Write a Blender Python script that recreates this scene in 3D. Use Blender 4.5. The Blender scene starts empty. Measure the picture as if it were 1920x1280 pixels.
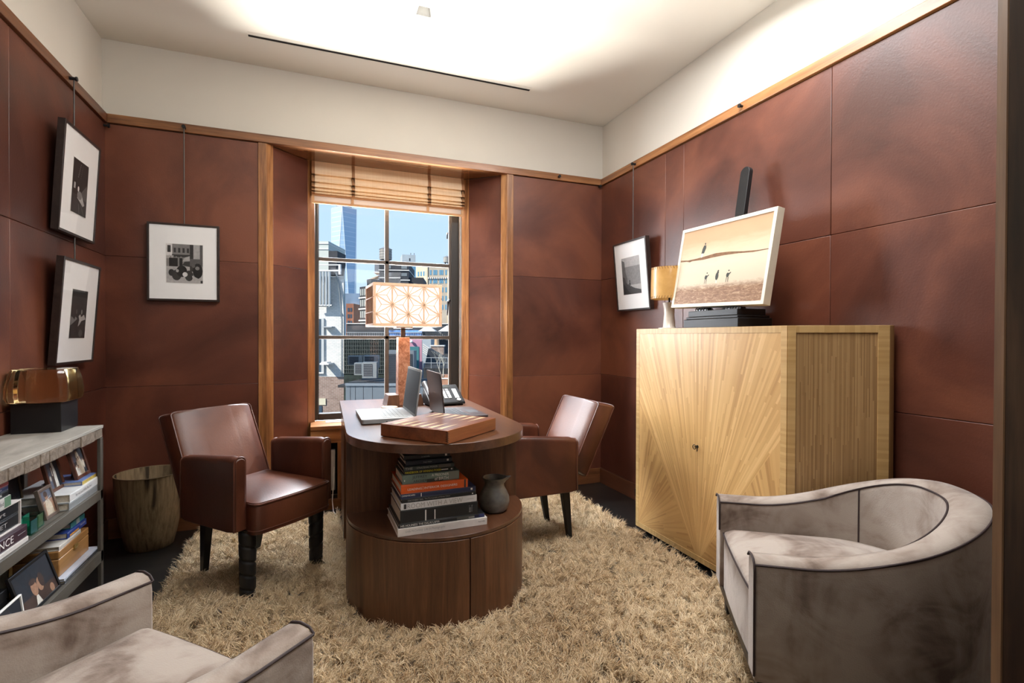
import bpy, bmesh, math, random
import numpy as np
from mathutils import Vector, Matrix, Euler
random.seed(7); rng = np.random.default_rng(7)
S = bpy.context.scene
COL = S.collection
PI = math.pi

# ------------------------------------------------------------------ camera
FPX, YAW, PITCH, ROLL = 948.85, .3715, -.0084, .0028
CAM = Vector((1.1287, -3.5846, 1.18))
cF = Vector((math.sin(YAW)*math.cos(PITCH), math.cos(YAW)*math.cos(PITCH), math.sin(PITCH)))
_r = Vector((math.cos(YAW), -math.sin(YAW), 0)); _u = _r.cross(cF)
cR = _r*math.cos(ROLL)+_u*math.sin(ROLL); cU = _u*math.cos(ROLL)-_r*math.sin(ROLL)
cam = bpy.data.objects.new('camera', bpy.data.cameras.new('camera')); COL.objects.link(cam)
cam.matrix_world = Matrix(((cR.x, cU.x, -cF.x, CAM.x), (cR.y, cU.y, -cF.y, CAM.y), (cR.z, cU.z, -cF.z, CAM.z), (0, 0, 0, 1)))
cam.data.sensor_width = 36; cam.data.lens = FPX/1920*36; cam.data.clip_start = .02; cam.data.clip_end = 5000
S.camera = cam
def at(u, v, d):                     # point seen at pixel (u, v) at depth d
    return CAM + (cF + cR*((u-960)/FPX) - cU*((v-640)/FPX))*d

# ------------------------------------------------------------------ light
S.view_settings.view_transform = 'Standard'; S.view_settings.look = 'None'
S.view_settings.exposure = .22; S.view_settings.gamma = 1.0; S.view_settings.use_curve_mapping = False
try:
    S.cycles.use_denoising = True
    S.cycles.max_bounces = 8; S.cycles.diffuse_bounces = 4; S.cycles.glossy_bounces = 4
    S.cycles.transparent_max_bounces = 8; S.cycles.sample_clamp_indirect = 6.0
    S.cycles.caustics_reflective = False; S.cycles.caustics_refractive = False
except Exception: pass
world = bpy.data.worlds.new('sky'); S.world = world; world.use_nodes = True
wn = world.node_tree; wn.nodes.clear()
w_out = wn.nodes.new('ShaderNodeOutputWorld'); w_bg = wn.nodes.new('ShaderNodeBackground')
w_tc = wn.nodes.new('ShaderNodeTexCoord'); w_sx = wn.nodes.new('ShaderNodeSeparateXYZ'); w_cr = wn.nodes.new('ShaderNodeValToRGB')
wn.links.new(w_tc.outputs['Generated'], w_sx.inputs[0]); wn.links.new(w_sx.outputs['Z'], w_cr.inputs[0])
w_cr.color_ramp.elements[0].position = 0.0; w_cr.color_ramp.elements[0].color = (.64, .82, 1, 1)
w_cr.color_ramp.elements[1].position = .45; w_cr.color_ramp.elements[1].color = (.22, .5, .95, 1)
e = w_cr.color_ramp.elements.new(.22); e.color = (.50, .72, 1, 1)
wn.links.new(w_cr.outputs[0], w_bg.inputs[0]); w_bg.inputs[1].default_value = .98
wn.links.new(w_bg.outputs[0], w_out.inputs[0])
def light(name, kind, loc, target, power, color=(1, 1, 1), size=1, size_y=None, **kw):
    d = bpy.data.lights.new(name, kind); o = bpy.data.objects.new(name, d); COL.objects.link(o)
    o.location = loc; o.rotation_euler = (Vector(target)-Vector(loc)).to_track_quat('-Z', 'Y').to_euler()
    d.energy = power; d.color = color
    if kind == 'AREA':
        d.shape = 'RECTANGLE'; d.size = size; d.size_y = size_y or size
    for k, v in kw.items(): setattr(d, k, v)
    return o
light('sun', 'SUN', (0, -20, 60), (30, -9.5, 34.5), 7.5, (1, .93, .82), angle=.009)
light('added_sky_fill_above_window', 'AREA', (1.66, 1.5, 3.3), (1.7, -1.3, .5), 950, (.86, .93, 1), 2.6, 1.6)  # unseen area light added outside to boost the sky light
light('added_side_fill_beside_window', 'AREA', (.42, 1.38, 1.75), (1.70, .2, 1.45), 170, (.93, .96, 1), 1.2, 1.3)  # added out-of-view panel, pushes side light in through the window
light('added_bounce_fill_below_window', 'AREA', (1.66, 2.0, -.25), (1.7, -.9, 2.9), 900, (1, .96, .88), 1.6, .6)  # added unseen panel standing in for bounce off sunlit roofs
light('added_bounce_fill_behind_camera', 'AREA', (2.0, -3.7, 2.1), (2.05, -3.4, 2.9), 32, (.98, .98, 1), 1.2, .8)  # fill added behind the camera, aimed up; not a lamp of the hall
light('added_overhead_fill', 'AREA', (2.35, -2.0, 2.88), (2.1, -1.7, 0), 66, (.97, .98, 1), 1.5, .6)  # fill added above the frame; no fixture hangs here

# ------------------------------------------------------------------ helpers
class B:
    """collects geometry of ONE mesh object"""
    def __init__(s): s.bm = bmesh.new()
    def _m(s, vs, M):
        if M is not None: bmesh.ops.transform(s.bm, matrix=M, verts=vs)
    def box(s, x0, x1, y0, y1, z0, z1, mi=0, M=None):
        v = [s.bm.verts.new((x, y, z)) for x in (x0, x1) for y in (y0, y1) for z in (z0, z1)]
        for q in ((0, 1, 3, 2), (4, 6, 7, 5), (0, 4, 5, 1), (2, 3, 7, 6), (0, 2, 6, 4), (1, 5, 7, 3)):
            s.bm.faces.new([v[i] for i in q]).material_index = mi
        s._m(v, M); return s
    def hexa(s, low, high, mi=0, M=None):        # two rings of the same count, low then high
        n = len(low); a = [s.bm.verts.new(p) for p in low]; b = [s.bm.verts.new(p) for p in high]
        fs = [s.bm.faces.new(a[::-1]), s.bm.faces.new(b)]
        fs += [s.bm.faces.new((a[i], a[(i+1) % n], b[(i+1) % n], b[i])) for i in range(n)]
        for f in fs: f.material_index = mi
        s._m(a+b, M); return s
    def prism(s, pts, z0, z1, mi=0, M=None):
        return s.hexa([(p[0], p[1], z0) for p in pts], [(p[0], p[1], z1) for p in pts], mi, M)
    def rings(s, rings, close=True, cap0=True, cap1=True, mi=0, M=None, loop=False):
        R = [[s.bm.verts.new(p) for p in r] for r in rings]; n = len(R[0]); fs = []
        pairs = list(zip(R, R[1:])) + ([(R[-1], R[0])] if loop else [])
        for a, b in pairs:
            for i in range(n if close else n-1):
                fs.append(s.bm.faces.new((a[i], a[(i+1) % n], b[(i+1) % n], b[i])))
        if cap0 and not loop: fs.append(s.bm.faces.new(R[0][::-1]))
        if cap1 and not loop: fs.append(s.bm.faces.new(R[-1]))
        for f in fs: f.material_index = mi
        s._m([v for r in R for v in r], M); return s
    def lathe(s, prof, n=32, mi=0, M=None, cap0=True, cap1=True):
        return s.rings([[(r*math.cos(2*PI*i/n), r*math.sin(2*PI*i/n), z) for i in range(n)] for r, z in prof], True, cap0, cap1, mi, M)
    def tube(s, path, r, n=8, mi=0, M=None, loop=False):
        P = [Vector(p) for p in path]; m = len(P); rs = []
        up = Vector((0, 0, 1)); prev = None
        for i, p in enumerate(P):
            if loop: t = P[(i+1) % m]-P[i-1]
            else: t = P[min(i+1, m-1)]-P[max(i-1, 0)]
            t.normalize()
            if prev is None:
                a = t.cross(up)
                if a.length < .1: a = t.cross(Vector((1, 0, 0)))
            else: a = prev-t*prev.dot(t)
            a.normalize(); b = t.cross(a); prev = a
            rr = r[i] if isinstance(r, (list, tuple)) else r
            rs.append([p+a*(rr*math.cos(2*PI*k/n))+b*(rr*math.sin(2*PI*k/n)) for k in range(n)])
        return s.rings(rs, True, True, True, mi, M, loop)
    def poly(s, pts, mi=0, M=None):
        v = [s.bm.verts.new(p) for p in pts]; f = s.bm.faces.new(v); f.material_index = mi; s._m(v, M); return s
    def obj(s, name, mats, parent=None, bevel=0, seg=2, smooth=None, sub=0, loc=None, rot=None):
        bmesh.ops.recalc_face_normals(s.bm, faces=s.bm.faces)
        me = bpy.data.meshes.new(name); s.bm.to_mesh(me); s.bm.free()
        return link(name, me, mats, parent, bevel, seg, smooth, sub, loc, rot)
def link(name, me, mats, parent=None, bevel=0, seg=2, smooth=None, sub=0, loc=None, rot=None):
    for m in (mats if isinstance(mats, (list, tuple)) else [mats]): me.materials.append(m)
    o = bpy.data.objects.new(name, me); COL.objects.link(o)
    if parent is not None: o.parent = parent
    if loc is not None: o.location = loc
    if rot is not None: o.rotation_euler = rot
    if bevel:
        b = o.modifiers.new('bevel', 'BEVEL'); b.width = bevel; b.segments = seg; b.limit_method = 'ANGLE'; b.angle_limit = .6
    if sub:
        m = o.modifiers.new('sub', 'SUBSURF'); m.levels = m.render_levels = sub
    if smooth is None: smooth = 40 if (bevel or sub) else 0
    if smooth:
        me.polygons.foreach_set('use_smooth', [True]*len(me.polygons)); me.set_sharp_from_angle(angle=math.radians(smooth))
    return o
def thing(name, label, cat, loc=(0, 0, 0), rz=0, group=None, rot=None):
    o = bpy.data.objects.new(name, None); COL.objects.link(o); o.empty_display_size = .05
    o.location = loc; o.rotation_euler = rot if rot else (0, 0, rz)
    return tag(o, label, cat, group)
def tag(o, label=None, cat=None, group=None, kind=None):
    if label: o['label'] = label
    if cat: o['category'] = cat
    if group: o['group'] = group
    if kind: o['kind'] = kind
    return o
def T(x=0, y=0, z=0, rz=0, rx=0, ry=0):
    return Matrix.Translation((x, y, z)) @ Euler((rx, ry, rz)).to_matrix().to_4x4()
def arc(cx, cy, r, a0, a1, n, ry=None):
    return [(cx+r*math.cos(a0+(a1-a0)*i/n), cy+(ry or r)*math.sin(a0+(a1-a0)*i/n)) for i in range(n+1)]
def rrect(w, h, r, n=4):             # rounded rectangle outline, centred
    o = []
    for sx, sy, a in ((1, 1, 0), (-1, 1, PI/2), (-1, -1, PI), (1, -1, 1.5*PI)):
        o += arc(sx*(w/2-r), sy*(h/2-r), r, a, a+PI/2, n)
    return o
def lerp(a, b, t): return a+(b-a)*t
def sstep(t): t = max(0, min(1, t)); return t*t*(3-2*t)

# ------------------------------------------------------------------ materials
class NT:
    def __init__(s, name):
        s.m = bpy.data.materials.new(name); s.m.use_nodes = True; s.t = s.m.node_tree; s.N = s.t.nodes; s.L = s.t.links
        s.p = s.N['Principled BSDF']; s.out = s.N['Material Output']
    def n(s, typ, **kw):
        x = s.N.new(typ)
        for k, v in kw.items(): setattr(x, k, v)
        return x
    def put(s, sock, v):
        if isinstance(v, bpy.types.NodeSocket): s.L.new(v, sock)
        else: sock.default_value = v
    def math(s, op, a, b=0.0, c=None):
        x = s.n('ShaderNodeMath', operation=op); s.put(x.inputs[0], a); s.put(x.inputs[1], b)
        if c is not None: s.put(x.inputs[2], c)
        return x.outputs[0]
    def coord(s, scale=(1, 1, 1), kind='Object', rot=(0, 0, 0), loc=(0, 0, 0)):
        tc = s.n('ShaderNodeTexCoord'); mp = s.n('ShaderNodeMapping'); s.L.new(tc.outputs[kind], mp.inputs[0])
        mp.inputs['Scale'].default_value = scale; mp.inputs['Rotation'].default_value = rot; mp.inputs['Location'].default_value = loc
        return mp.outputs[0]
    def noise(s, vec, scale, detail=3, rough=.55, dist=0):
        x = s.n('ShaderNodeTexNoise'); s.L.new(vec, x.inputs['Vector'])
        x.inputs['Scale'].default_value = scale; x.inputs['Detail'].default_value = detail
        x.inputs['Roughness'].default_value = rough; x.inputs['Distortion'].default_value = dist
        return x.outputs['Fac']
    def ramp(s, fac, *stops):
        x = s.n('ShaderNodeValToRGB'); s.L.new(fac, x.inputs[0]); cr = x.color_ramp
        while len(cr.elements) < len(stops): cr.elements.new(.5)
        for el, (p, c) in zip(cr.elements, stops): el.position = p; el.color = tuple(c)+(1,) if len(c) == 3 else c
        return x.outputs[0]
    def mix(s, fac, a, b, blend='MIX'):
        x = s.n('ShaderNodeMix', data_type='RGBA', blend_type=blend); s.put(x.inputs[0], fac)
        for k, v in ((6, a), (7, b)):
            if isinstance(v, bpy.types.NodeSocket): s.L.new(v, x.inputs[k])
            else: x.inputs[k].default_value = tuple(v)+(1,) if len(v) == 3 else v
        return x.outputs[2]
    def xyz(s, vec):
        x = s.n('ShaderNodeSeparateXYZ'); s.L.new(vec, x.inputs[0]); return x.outputs
    def bump(s, h, strength=.2, dist=.01):
        x = s.n('ShaderNodeBump'); s.L.new(h, x.inputs['Height']); x.inputs['Strength'].default_value = strength; x.inputs['Distance'].default_value = dist
        s.L.new(x.outputs[0], s.p.inputs['Normal'])
    def base(s, c):
        if isinstance(c, bpy.types.NodeSocket): s.L.new(c, s.p.inputs['Base Color'])
        else: s.p.inputs['Base Color'].default_value = tuple(c)+(1,)
    def set(s, **kw):
        nm = dict(rough='Roughness', metal='Metallic', spec='Specular IOR Level', coat='Coat Weight', coatr='Coat Roughness', sheen='Sheen Weight', sheenr='Sheen Roughness', trans='Transmission Weight', ior='IOR', alpha='Alpha', emit='Emission Strength')
        for k, v in kw.items(): s.put(s.p.inputs[nm[k]], v)
        return s
    def emission(s, c, st):
        s.p.inputs['Emission Color'].default_value = tuple(c)+(1,); s.p.inputs['Emission Strength'].default_value = st
_plain = {}
def plain(c, rough=.5, metal=0, spec=.5, coat=0, name=None, var=.06, nscale=30):
    """a plain colour with a faint procedural variation"""
    k = (tuple(c), rough, metal, spec, coat)
    if k in _plain: return _plain[k]
    g = NT(name or 'plain_%d' % len(_plain)); v = g.noise(g.coord(), nscale, 2)
    lo = [x*(1-var) for x in c]; hi = [min(1, x*(1+var)) for x in c]
    g.base(g.ramp(v, (.3, lo), (.7, hi))); g.set(rough=rough, metal=metal, spec=spec, coat=coat)
    _plain[k] = g.m; return g.m
def wood(name, dark, mid, lite, axis=2, scale=1.0, rough=.35, coat=.2, bump=.05, rnd=True):
    g = NT(name)
    sc = [14*scale]*3; sc[axis] = .9*scale
    v = g.coord(tuple(sc))
    if rnd:                                     # every part its own stretch of grain
        oi = g.n('ShaderNodeObjectInfo'); ad = g.n('ShaderNodeVectorMath', operation='ADD'); g.L.new(v, ad.inputs[0])
        sx = g.n('ShaderNodeCombineXYZ'); m = g.math('MULTIPLY', oi.outputs['Random'], 37.0)
        for i in range(3): g.L.new(m, sx.inputs[i])
        g.L.new(sx.outputs[0], ad.inputs[1]); v = ad.outputs[0]
    big = g.noise(v, .55, 4, .6, 1.4); fine = g.noise(v, 6.0, 3, .7)
    f = g.math('ADD', g.math('MULTIPLY', big, .75), g.math('MULTIPLY', fine, .25))
    g.base(g.ramp(f, (.33, dark), (.5, mid), (.67, lite)))
    g.set(rough=rough, coat=coat, coatr=.15); g.bump(fine, bump, .002)
    return g.m
def leather(name, dark, mid, lite, scale=1.6, rough=.36, island=False, bump=.12, coat=0.0):
    g = NT(name); v = g.coord(); a = g.noise(v, scale, 5, .55, .6); b = g.noise(v, 120, 2)
    f = a
    if island:
        ge = g.n('ShaderNodeNewGeometry'); f = g.math('ADD', g.math('MULTIPLY', a, .86), g.math('MULTIPLY', ge.outputs['Random Per Island'], .14))
    g.base(g.ramp(f, (.38, dark), (.51, mid), (.64, lite)))
    g.set(rough=g.math('ADD', g.math('MULTIPLY', a, .18), rough-.09), spec=.5, coat=coat, coatr=.3)
    g.bump(g.math('ADD', b, g.math('MULTIPLY', g.noise(g.coord((1, 1, .25)), 9, 4), 1.2)), bump, .004)
    return g.m
M_wall = leather('wall_leather', (.060, .0175, .0105), (.108, .0325, .0185), (.175, .057, .029), 1.5, .40, True)
M_paint = plain((.62, .585, .52), .75, name='warm_white_paint', var=.015, nscale=3)
M_ceil = plain((.75, .725, .66), .8, name='ceiling_paint', var=.01, nscale=2)
M_walnut = wood('walnut_trim_upright', (.075, .026, .009), (.24, .098, .032), (.50, .24, .085), 2, 1.3)
M_walnut_x = wood('walnut_trim_along_x', (.10, .035, .012), (.27, .11, .036), (.46, .215, .08), 0, 1.0)
M_walnut_y = wood('walnut_trim_along_y', (.10, .035, .012), (.27, .11, .036), (.46, .215, .08), 1, 1.0)
M_desk = wood('desk_walnut_upright', (.050, .0185, .0078), (.102, .040, .0165), (.160, .068, .029), 2, 2.2, .4, .08)
M_desk_top = wood('desk_walnut_top', (.046, .0165, .0075), (.078, .030, .013), (.115, .047, .021), 1, 1.6, .32, .35)
M_floor = wood('ebonised_floor', (.006, .006, .006), (.011, .0105, .010), (.018, .017, .015), 0, .8, .32, .2)
M_black = plain((.009, .009, .010), .42, 0, .35, name='black_lacquer')
M_gap = plain((.004, .003, .003), .9, name='dark_gap')
M_bronze = plain((.018, .0145, .012), .5, .1, name='dark_bronze')
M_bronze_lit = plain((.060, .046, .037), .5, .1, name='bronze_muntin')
M_steel = plain((.55, .55, .56), .3, .9, name='brushed_metal')
M_white = plain((.82, .82, .80), .6, name='white_card', var=.01)
M_glass = NT('window_glass')
def _glass(g, refl=.007, tint=(1, 1, 1)):
    tr = g.n('ShaderNodeBsdfTransparent'); tr.inputs[0].default_value = tuple(tint)+(1,)
    gl = g.n('ShaderNodeBsdfGlossy'); gl.inputs['Roughness'].default_value = .02
    fr = g.n('ShaderNodeLayerWeight'); fr.inputs[0].default_value = .5
    f = g.math('ADD', g.math('MULTIPLY', g.math('POWER', fr.outputs['Facing'], 5.0), .9), refl)
    mx = g.n('ShaderNodeMixShader'); g.L.new(f, mx.inputs[0]); g.L.new(tr.outputs[0], mx.inputs[1]); g.L.new(gl.outputs[0], mx.inputs[2])
    g.L.new(mx.outputs[0], g.out.inputs[0]); return g.m
M_glass = _glass(M_glass)
# ------------------------------------------------------------------ room shell
W, ZR, ZRB, ZC, Z1, Z2 = 3.3043, 2.4624, 2.4111, 2.903, 1.646, .8828
Y0 = -4.9            # far end of the hall behind the camera
def struct(o): o['kind'] = 'structure'; return o
b = B(); b.box(-.6, 4.4, Y0-.1, .45, -.12, 0); struct(b.obj('floor', M_floor))
# ceiling with a square hole for the downlight
LX0, LX1, LY0, LY1 = 1.632, 1.712, -.947, -.867
b = B()
for x0, x1, y0, y1 in ((-.6, LX0, Y0-.1, .45), (LX1, 4.4, Y0-.1, .45), (LX0, LX1, Y0-.1, LY0), (LX0, LX1, LY1, .45)):
    b.box(x0, x1, y0, y1, ZC, ZC+.15)
struct(b.obj('ceiling', M_ceil))
def panels(b, plane, a_edges, z_edges, t=.018, gap=.0007):
    """leather panels over a dark backing; plane = function (a, z, depth) -> point"""
    for a0, a1 in zip(a_edges, a_edges[1:]):
        for z0, z1 in zip(z_edges, z_edges[1:]):
            q = [(a0+gap, z0+gap), (a1-gap, z0+gap), (a1-gap, z1-gap), (a0+gap, z1-gap)]
            b.hexa([plane(a, z, 0) for a, z in q], [plane(a, z, t) for a, z in q], 0)
    a0, a1 = a_edges[0], a_edges[-1]; q = [(a0, z_edges[0]), (a1, z_edges[0]), (a1, z_edges[-1]), (a0, z_edges[-1])]
    b.hexa([plane(a, z, -.03) for a, z in q], [plane(a, z, .004) for a, z in q], 1)
zl = [.117, Z2, Z1, ZRB-.004]
# left wall: leather + paint above + structural core
b = B(); panels(b, lambda a, z, d: (d-.018, a, z), [-4.6, -3.4, -2.2, -.985, 0], zl)
b.box(-.2, -.02, Y0, .4, 0, ZC, 2); struct(b.obj('wall_left', [M_wall, M_gap, M_paint], bevel=.0025))
b = B(); panels(b, lambda a, z, d: (W+.018-d, a, z), [-3.15, -1.97, -.986, -.807, 0], zl)
b.box(W+.02, W+.2, Y0, .4, 0, ZC, 2); struct(b.obj('wall_right', [M_wall, M_gap, M_paint], bevel=.0025))
# back wall with the splayed window recess
XA, XB, XC, XD = .794, .843, 2.479, 2.531         # jamb faces left / right
RA, RB, YR = 1.122, 2.212, .27                     # recess back corners
b = B()
panels(b, lambda a, z, d: (a, .018-d, z), [-.012, XA], zl); panels(b, lambda a, z, d: (a, .018-d, z), [XD, W+.012], zl)
b.box(-.2, .80, .02, .45, 0, ZRB+.04, 2); b.box(2.52, W+.2, .02, .45, 0, ZRB+.04, 2)
b.box(-.2, W+.2, .02, .45, ZRB+.04, ZC, 2); b.box(1.10, 2.22, .40, .45, 0, .56, 2)
b.prism([(.80, .05), (.83, .02), (1.09, .275), (1.09, .45), (.80, .45)], 0, ZRB+.04, 2)
b.prism([(2.52, .05), (2.52, .45), (2.228, .45), (2.228, .275), (2.49, .02)], 0, ZRB+.04, 2)
def splay(x0, x1):                                 # leather on a splayed reveal
    d = Vector((x1-x0, YR-.02, 0)); L = d.length; d /= L; n = Vector((d.y, -d.x, 0))
    if n.x*(1.66-x0) < 0: n = -n
    panels(b, lambda a, z, dd: Vector((x0, .02, z))+d*a+n*(dd-.012), [.035, L-.055], [.0, Z2, Z1, ZRB-.003], .014)
splay(XB, RA); splay(XC, RB)
struct(b.obj('wall_back', [M_wall, M_gap, M_paint], bevel=.0012))
# hall behind the camera
b = B(); b.box(-.6, 4.4, Y0-.1, Y0, 0, ZC); b.box(W+.2, 4.4, Y0, -3.1, 0, ZC); struct(b.obj('wall_front', M_paint))
# walnut trim: picture rail, jambs, soffit, baseboards
b = B(); b.box(.014, W-.014, -.014, .022, ZRB, ZR); struct(b.obj('trim_1', M_walnut_x, bevel=.002))
M_rail_left = wood('walnut_rail_left', (.06, .02, .010), (.13, .046, .018), (.22, .088, .034), 1, 1.0)
b = B(); b.box(-.022, .014, Y0, .012, ZRB, ZR); struct(b.obj('trim_2', M_rail_left, bevel=.002))
b = B(); b.box(W-.014, W+.022, Y0, .012, ZRB, ZR); struct(b.obj('trim_3', M_walnut_y, bevel=.002))
b = B(); b.box(XA, XB, -.006, .05, 0, ZRB); b.prism([(XB-.001, -.004), (XB+.036, .03), (XB+.02, .045), (XB-.001, .03)], 0, ZRB); struct(b.obj('trim_4', M_walnut, bevel=.002))
b = B(); b.box(XC, XD, -.006, .05, 0, ZRB); b.prism([(XC+.001, -.004), (XC+.001, .03), (XC-.02, .045), (XC-.036, .03)], 0, ZRB); struct(b.obj('trim_5', M_walnut, bevel=.002))
def backpost(x0, x1, nm):
    d = (Vector((x1, YR, 0))-Vector((x0, .02, 0))).normalized(); n = Vector((d.y, -d.x, 0)); n = n if n.x*(1.66-x0) > 0 else -n
    p = Vector((x1, YR, 0)); q = p-d*.055
    pts = [q-n*.008, q+n*.004, p+n*.004+d*.005, Vector((p.x+n.x*.004+d.x*.005, .33, 0)), Vector((p.x-n.x*.02, .33, 0))]
    bb = B(); bb.prism([(v.x, v.y) for v in pts], 0, ZRB); struct(bb.obj(nm, M_walnut, bevel=.0015))
backpost(XB, RA, 'trim_6'); backpost(XC, RB, 'trim_7')
b = B(); b.prism([(XA+.01, .02), (XD-.01, .02), (2.23, .39), (1.09, .39)], ZRB, ZRB+.03); struct(b.obj('trim_8', wood('walnut_soffit', (.10, .04, .016), (.19, .08, .03), (.27, .125, .05), 0, 1.2, .16, .6)))
M_base = wood('walnut_baseboard', (.07, .025, .01), (.15, .056, .022), (.22, .09, .036), 0, 1.0)
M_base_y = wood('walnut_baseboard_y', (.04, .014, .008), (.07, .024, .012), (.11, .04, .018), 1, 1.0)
b = B(); b.box(0, XA, -.012, .02, 0, .117); b.box(XD, W, -.012, .02, 0, .117); struct(b.obj('baseboard_back', M_base, bevel=.002))
b = B(); b.box(-.02, .012, -4.6, -.012, 0, .117); struct(b.obj('baseboard_left', M_base_y, bevel=.002))
b = B(); b.box(W-.012, W+.02, -3.15, -.012, 0, .117); struct(b.obj('baseboard_right', M_base_y, bevel=.002))
b = B(); b.box(W-.016, W-.011, -.60, -.50, .035, .085); tag(b.obj('wall_outlet', M_gap, bevel=.002), 'small black socket in the baseboard near the right rear corner', 'outlet')
# open walnut door leaf at the right edge of the picture
dv = Vector((.866, -.5, 0)); nv = Vector((-.5, -.866, 0))
dp = CAM + Vector((.905, .4238, 0))*1.28; dp.z = 0
M_door = wood('dark_walnut_door', (.012, .007, .006), (.045, .021, .012), (.115, .060, .032), 2, .9, .4, .2)
M_edge = wood('door_edge', (.10, .05, .022), (.17, .09, .042), (.24, .14, .07), 2, 1.2, .5, 0)
b = B(); q0 = dp; q1 = dp+dv*.04
e0, e1 = q0, q0+nv*.022
b.prism([(e0.x+dv.x*.003, e0.y+dv.y*.003), (e0.x+dv.x*.75, e0.y+dv.y*.75), (e1.x+dv.x*.75, e1.y+dv.y*.75), (e1.x+dv.x*.003, e1.y+dv.y*.003)], .006, 2.6)
door = struct(b.obj('door_1', M_door, bevel=.0015))
b = B(); b.prism([(e0.x, e0.y), (e0.x+dv.x*.003, e0.y+dv.y*.003), (e1.x+dv.x*.003, e1.y+dv.y*.003), (e1.x, e1.y)], .006, 2.6); b.obj('door_edge_strip', M_edge, door)

# ------------------------------------------------------------------ window
win = bpy.data.objects.new('window_1', None); COL.objects.link(win); struct(win)
b = B(); yf0, yf1 = .325, .39; X0, X1, ZB, ZT = 1.115, 2.215, .575, 2.43
b.box(X0, 1.150, yf0, yf1, ZB, ZT); b.box(2.135, X1, yf0, yf1, ZB, ZT); b.box(1.150, 2.135, yf0, yf1, ZB, .622); b.box(1.150, 2.135, yf0, yf1, 2.36, ZT)
b.obj('frame', M_bronze, win, bevel=.003)
b = B(); b.box(1.150, 1.156, .335, .355, .622, 2.36); b.box(2.118, 2.135, .335, .355, .622, 2.36); b.obj('inner_stop', M_bronze_lit, win)
b = B(); b.box(1.622, 1.652, .33, .362, .622, 2.36)
for z in (1.176, 1.742): b.box(1.156, 2.118, .33, .362, z-.013, z+.013)
b.obj('muntin', M_bronze_lit, win, bevel=.003)
b = B(); b.box(1.150, 2.135, .352, .356, .622, 2.36); b.obj('pane', M_glass, win)
b = B(); b.box(2.195, 2.215, .28, .326, .575, 2.41); b.obj('side_channel', plain((.28, .26, .24), .5, name='grey_channel'), win)
b = B(); b.tube([(2.105, .325, 2.0), (2.1, .318, 1.985), (2.098, .315, 1.95)], .006); b.obj('cord_end', M_black, win)
b = B(); b.tube([(2.12, .325, 1.47), (2.10, .30, 1.455), (2.098, .295, 1.40), (2.094, .295, 1.35)], [.012, .010, .007, .006]); b.obj('latch', M_black, win)
# radiator cover below the window
rc = thing('radiator_cover', 'slatted walnut radiator cover under the window, behind the desk', 'radiator cover', (0, 0, 0))
b = B(); b.prism([(1.10, .06), (2.215, .06), (2.215, .32), (1.10, .32)], .548, .574); b.obj('top', M_walnut_x, rc, bevel=.002)
b = B(); b.box(1.20, 2.12, .20, .27, .573, .577); b.obj('vent_grille', M_steel, rc)
b = B(); b.box(1.10, 2.215, .075, .095, .455, .548); b.box(1.10, 2.215, .075, .095, .0, .07); b.box(1.10, 1.15, .075, .095, .07, .455); b.box(2.165, 2.215, .075, .095, .07, .455); b.obj('frame', M_walnut_x, rc, bevel=.0015)
for k in range(12):
    x = 1.19+k*.083; b = B(); b.box(x, x+.03, .078, .098, .07, .455); b.obj('slat', M_walnut, rc, bevel=.0015)
b = B(); b.box(1.12, 2.2, .16, .30, .08, .5); b.obj('backing', M_gap, rc)
b = B()
for k in range(16): b.box(1.16+k*.06, 1.20+k*.06, .11, .15, .12, .40)
b.obj('heating_element', plain((.5, .5, .49), .4, .3, name='grey_metal'), rc, bevel=.004)
# roman shade
M_shade = NT('woven_shade'); g = M_shade
v = g.coord(); z = g.xyz(v)[2]; wv = g.noise(g.coord((3, 3, 160)), 1.0, 2); wv2 = g.noise(g.coord((220, 3, 3)), 1.0, 2)
g.base(g.ramp(g.math('ADD', g.math('MULTIPLY', wv, .7), g.math('MULTIPLY', wv2, .3)), (.3, (.70, .50, .31)), (.55, (.84, .66, .46)), (.75, (.90, .75, .56))))
g.set(rough=.75, spec=.2)
tl = g.n('ShaderNodeBsdfTranslucent'); tl.inputs[0].default_value = (.80, .62, .42, 1); mx = g.n('ShaderNodeMixShader'); mx.inputs[0].default_value = .12
g.L.new(g.p.outputs[0], mx.inputs[1]); g.L.new(tl.outputs[0], mx.inputs[2]); g.L.new(mx.outputs[0], g.out.inputs[0]); M_shade = g.m
rs = thing('roman_shade', 'woven tan roman shade gathered at the top of the window', 'blind', (0, 0, 0))
zt = [2.41, 2.315, 2.262, 2.225, 2.20, 2.182]
def fold_y(z):
    for a, c in zip(zt, zt[1:]):
        if c <= z <= a:
            t = (a-z)/(a-c); return .235-.004*(2.41-z)/.05 - .022*math.sin(PI*min(1, t*.96))*(.6+.4*t)
    return .235
prof = []
for a, c in zip(zt, zt[1:]):
    for k in range(9):
        t = k/8; prof.append((.232-.026*math.sin(PI*.5*t)**1.2, lerp(a, c, t)))
    prof.append((.236, c-.001))
prof.append((.24, 2.172))
b = B(); b.rings([[(x, y, z) for y, z in prof]+[(x, .262, z) for z in (2.172, 2.41)] for x in np.linspace(1.108, 2.208, 24)]); b.obj('fabric', M_shade, rs, smooth=50)
M_tape = plain((.34, .165, .07), .7, name='shade_tape')
for x in (1.108, 1.375, 1.925, 2.187):
    b = B(); w = .021
    b.rings([[(xx, y-.0022, z) for y, z in prof]+[(xx, y-.0002, z) for y, z in prof[::-1]] for xx in (x, x+w)]); b.obj('tape', M_tape, rs, smooth=50)
b = B(); zb0, zb1 = 2.118, 2.186
b.box(1.108, 2.208, .232, .246, zb0, zb0+.016); b.box(1.108, 2.208, .232, .246, zb1-.016, zb1)
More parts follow.
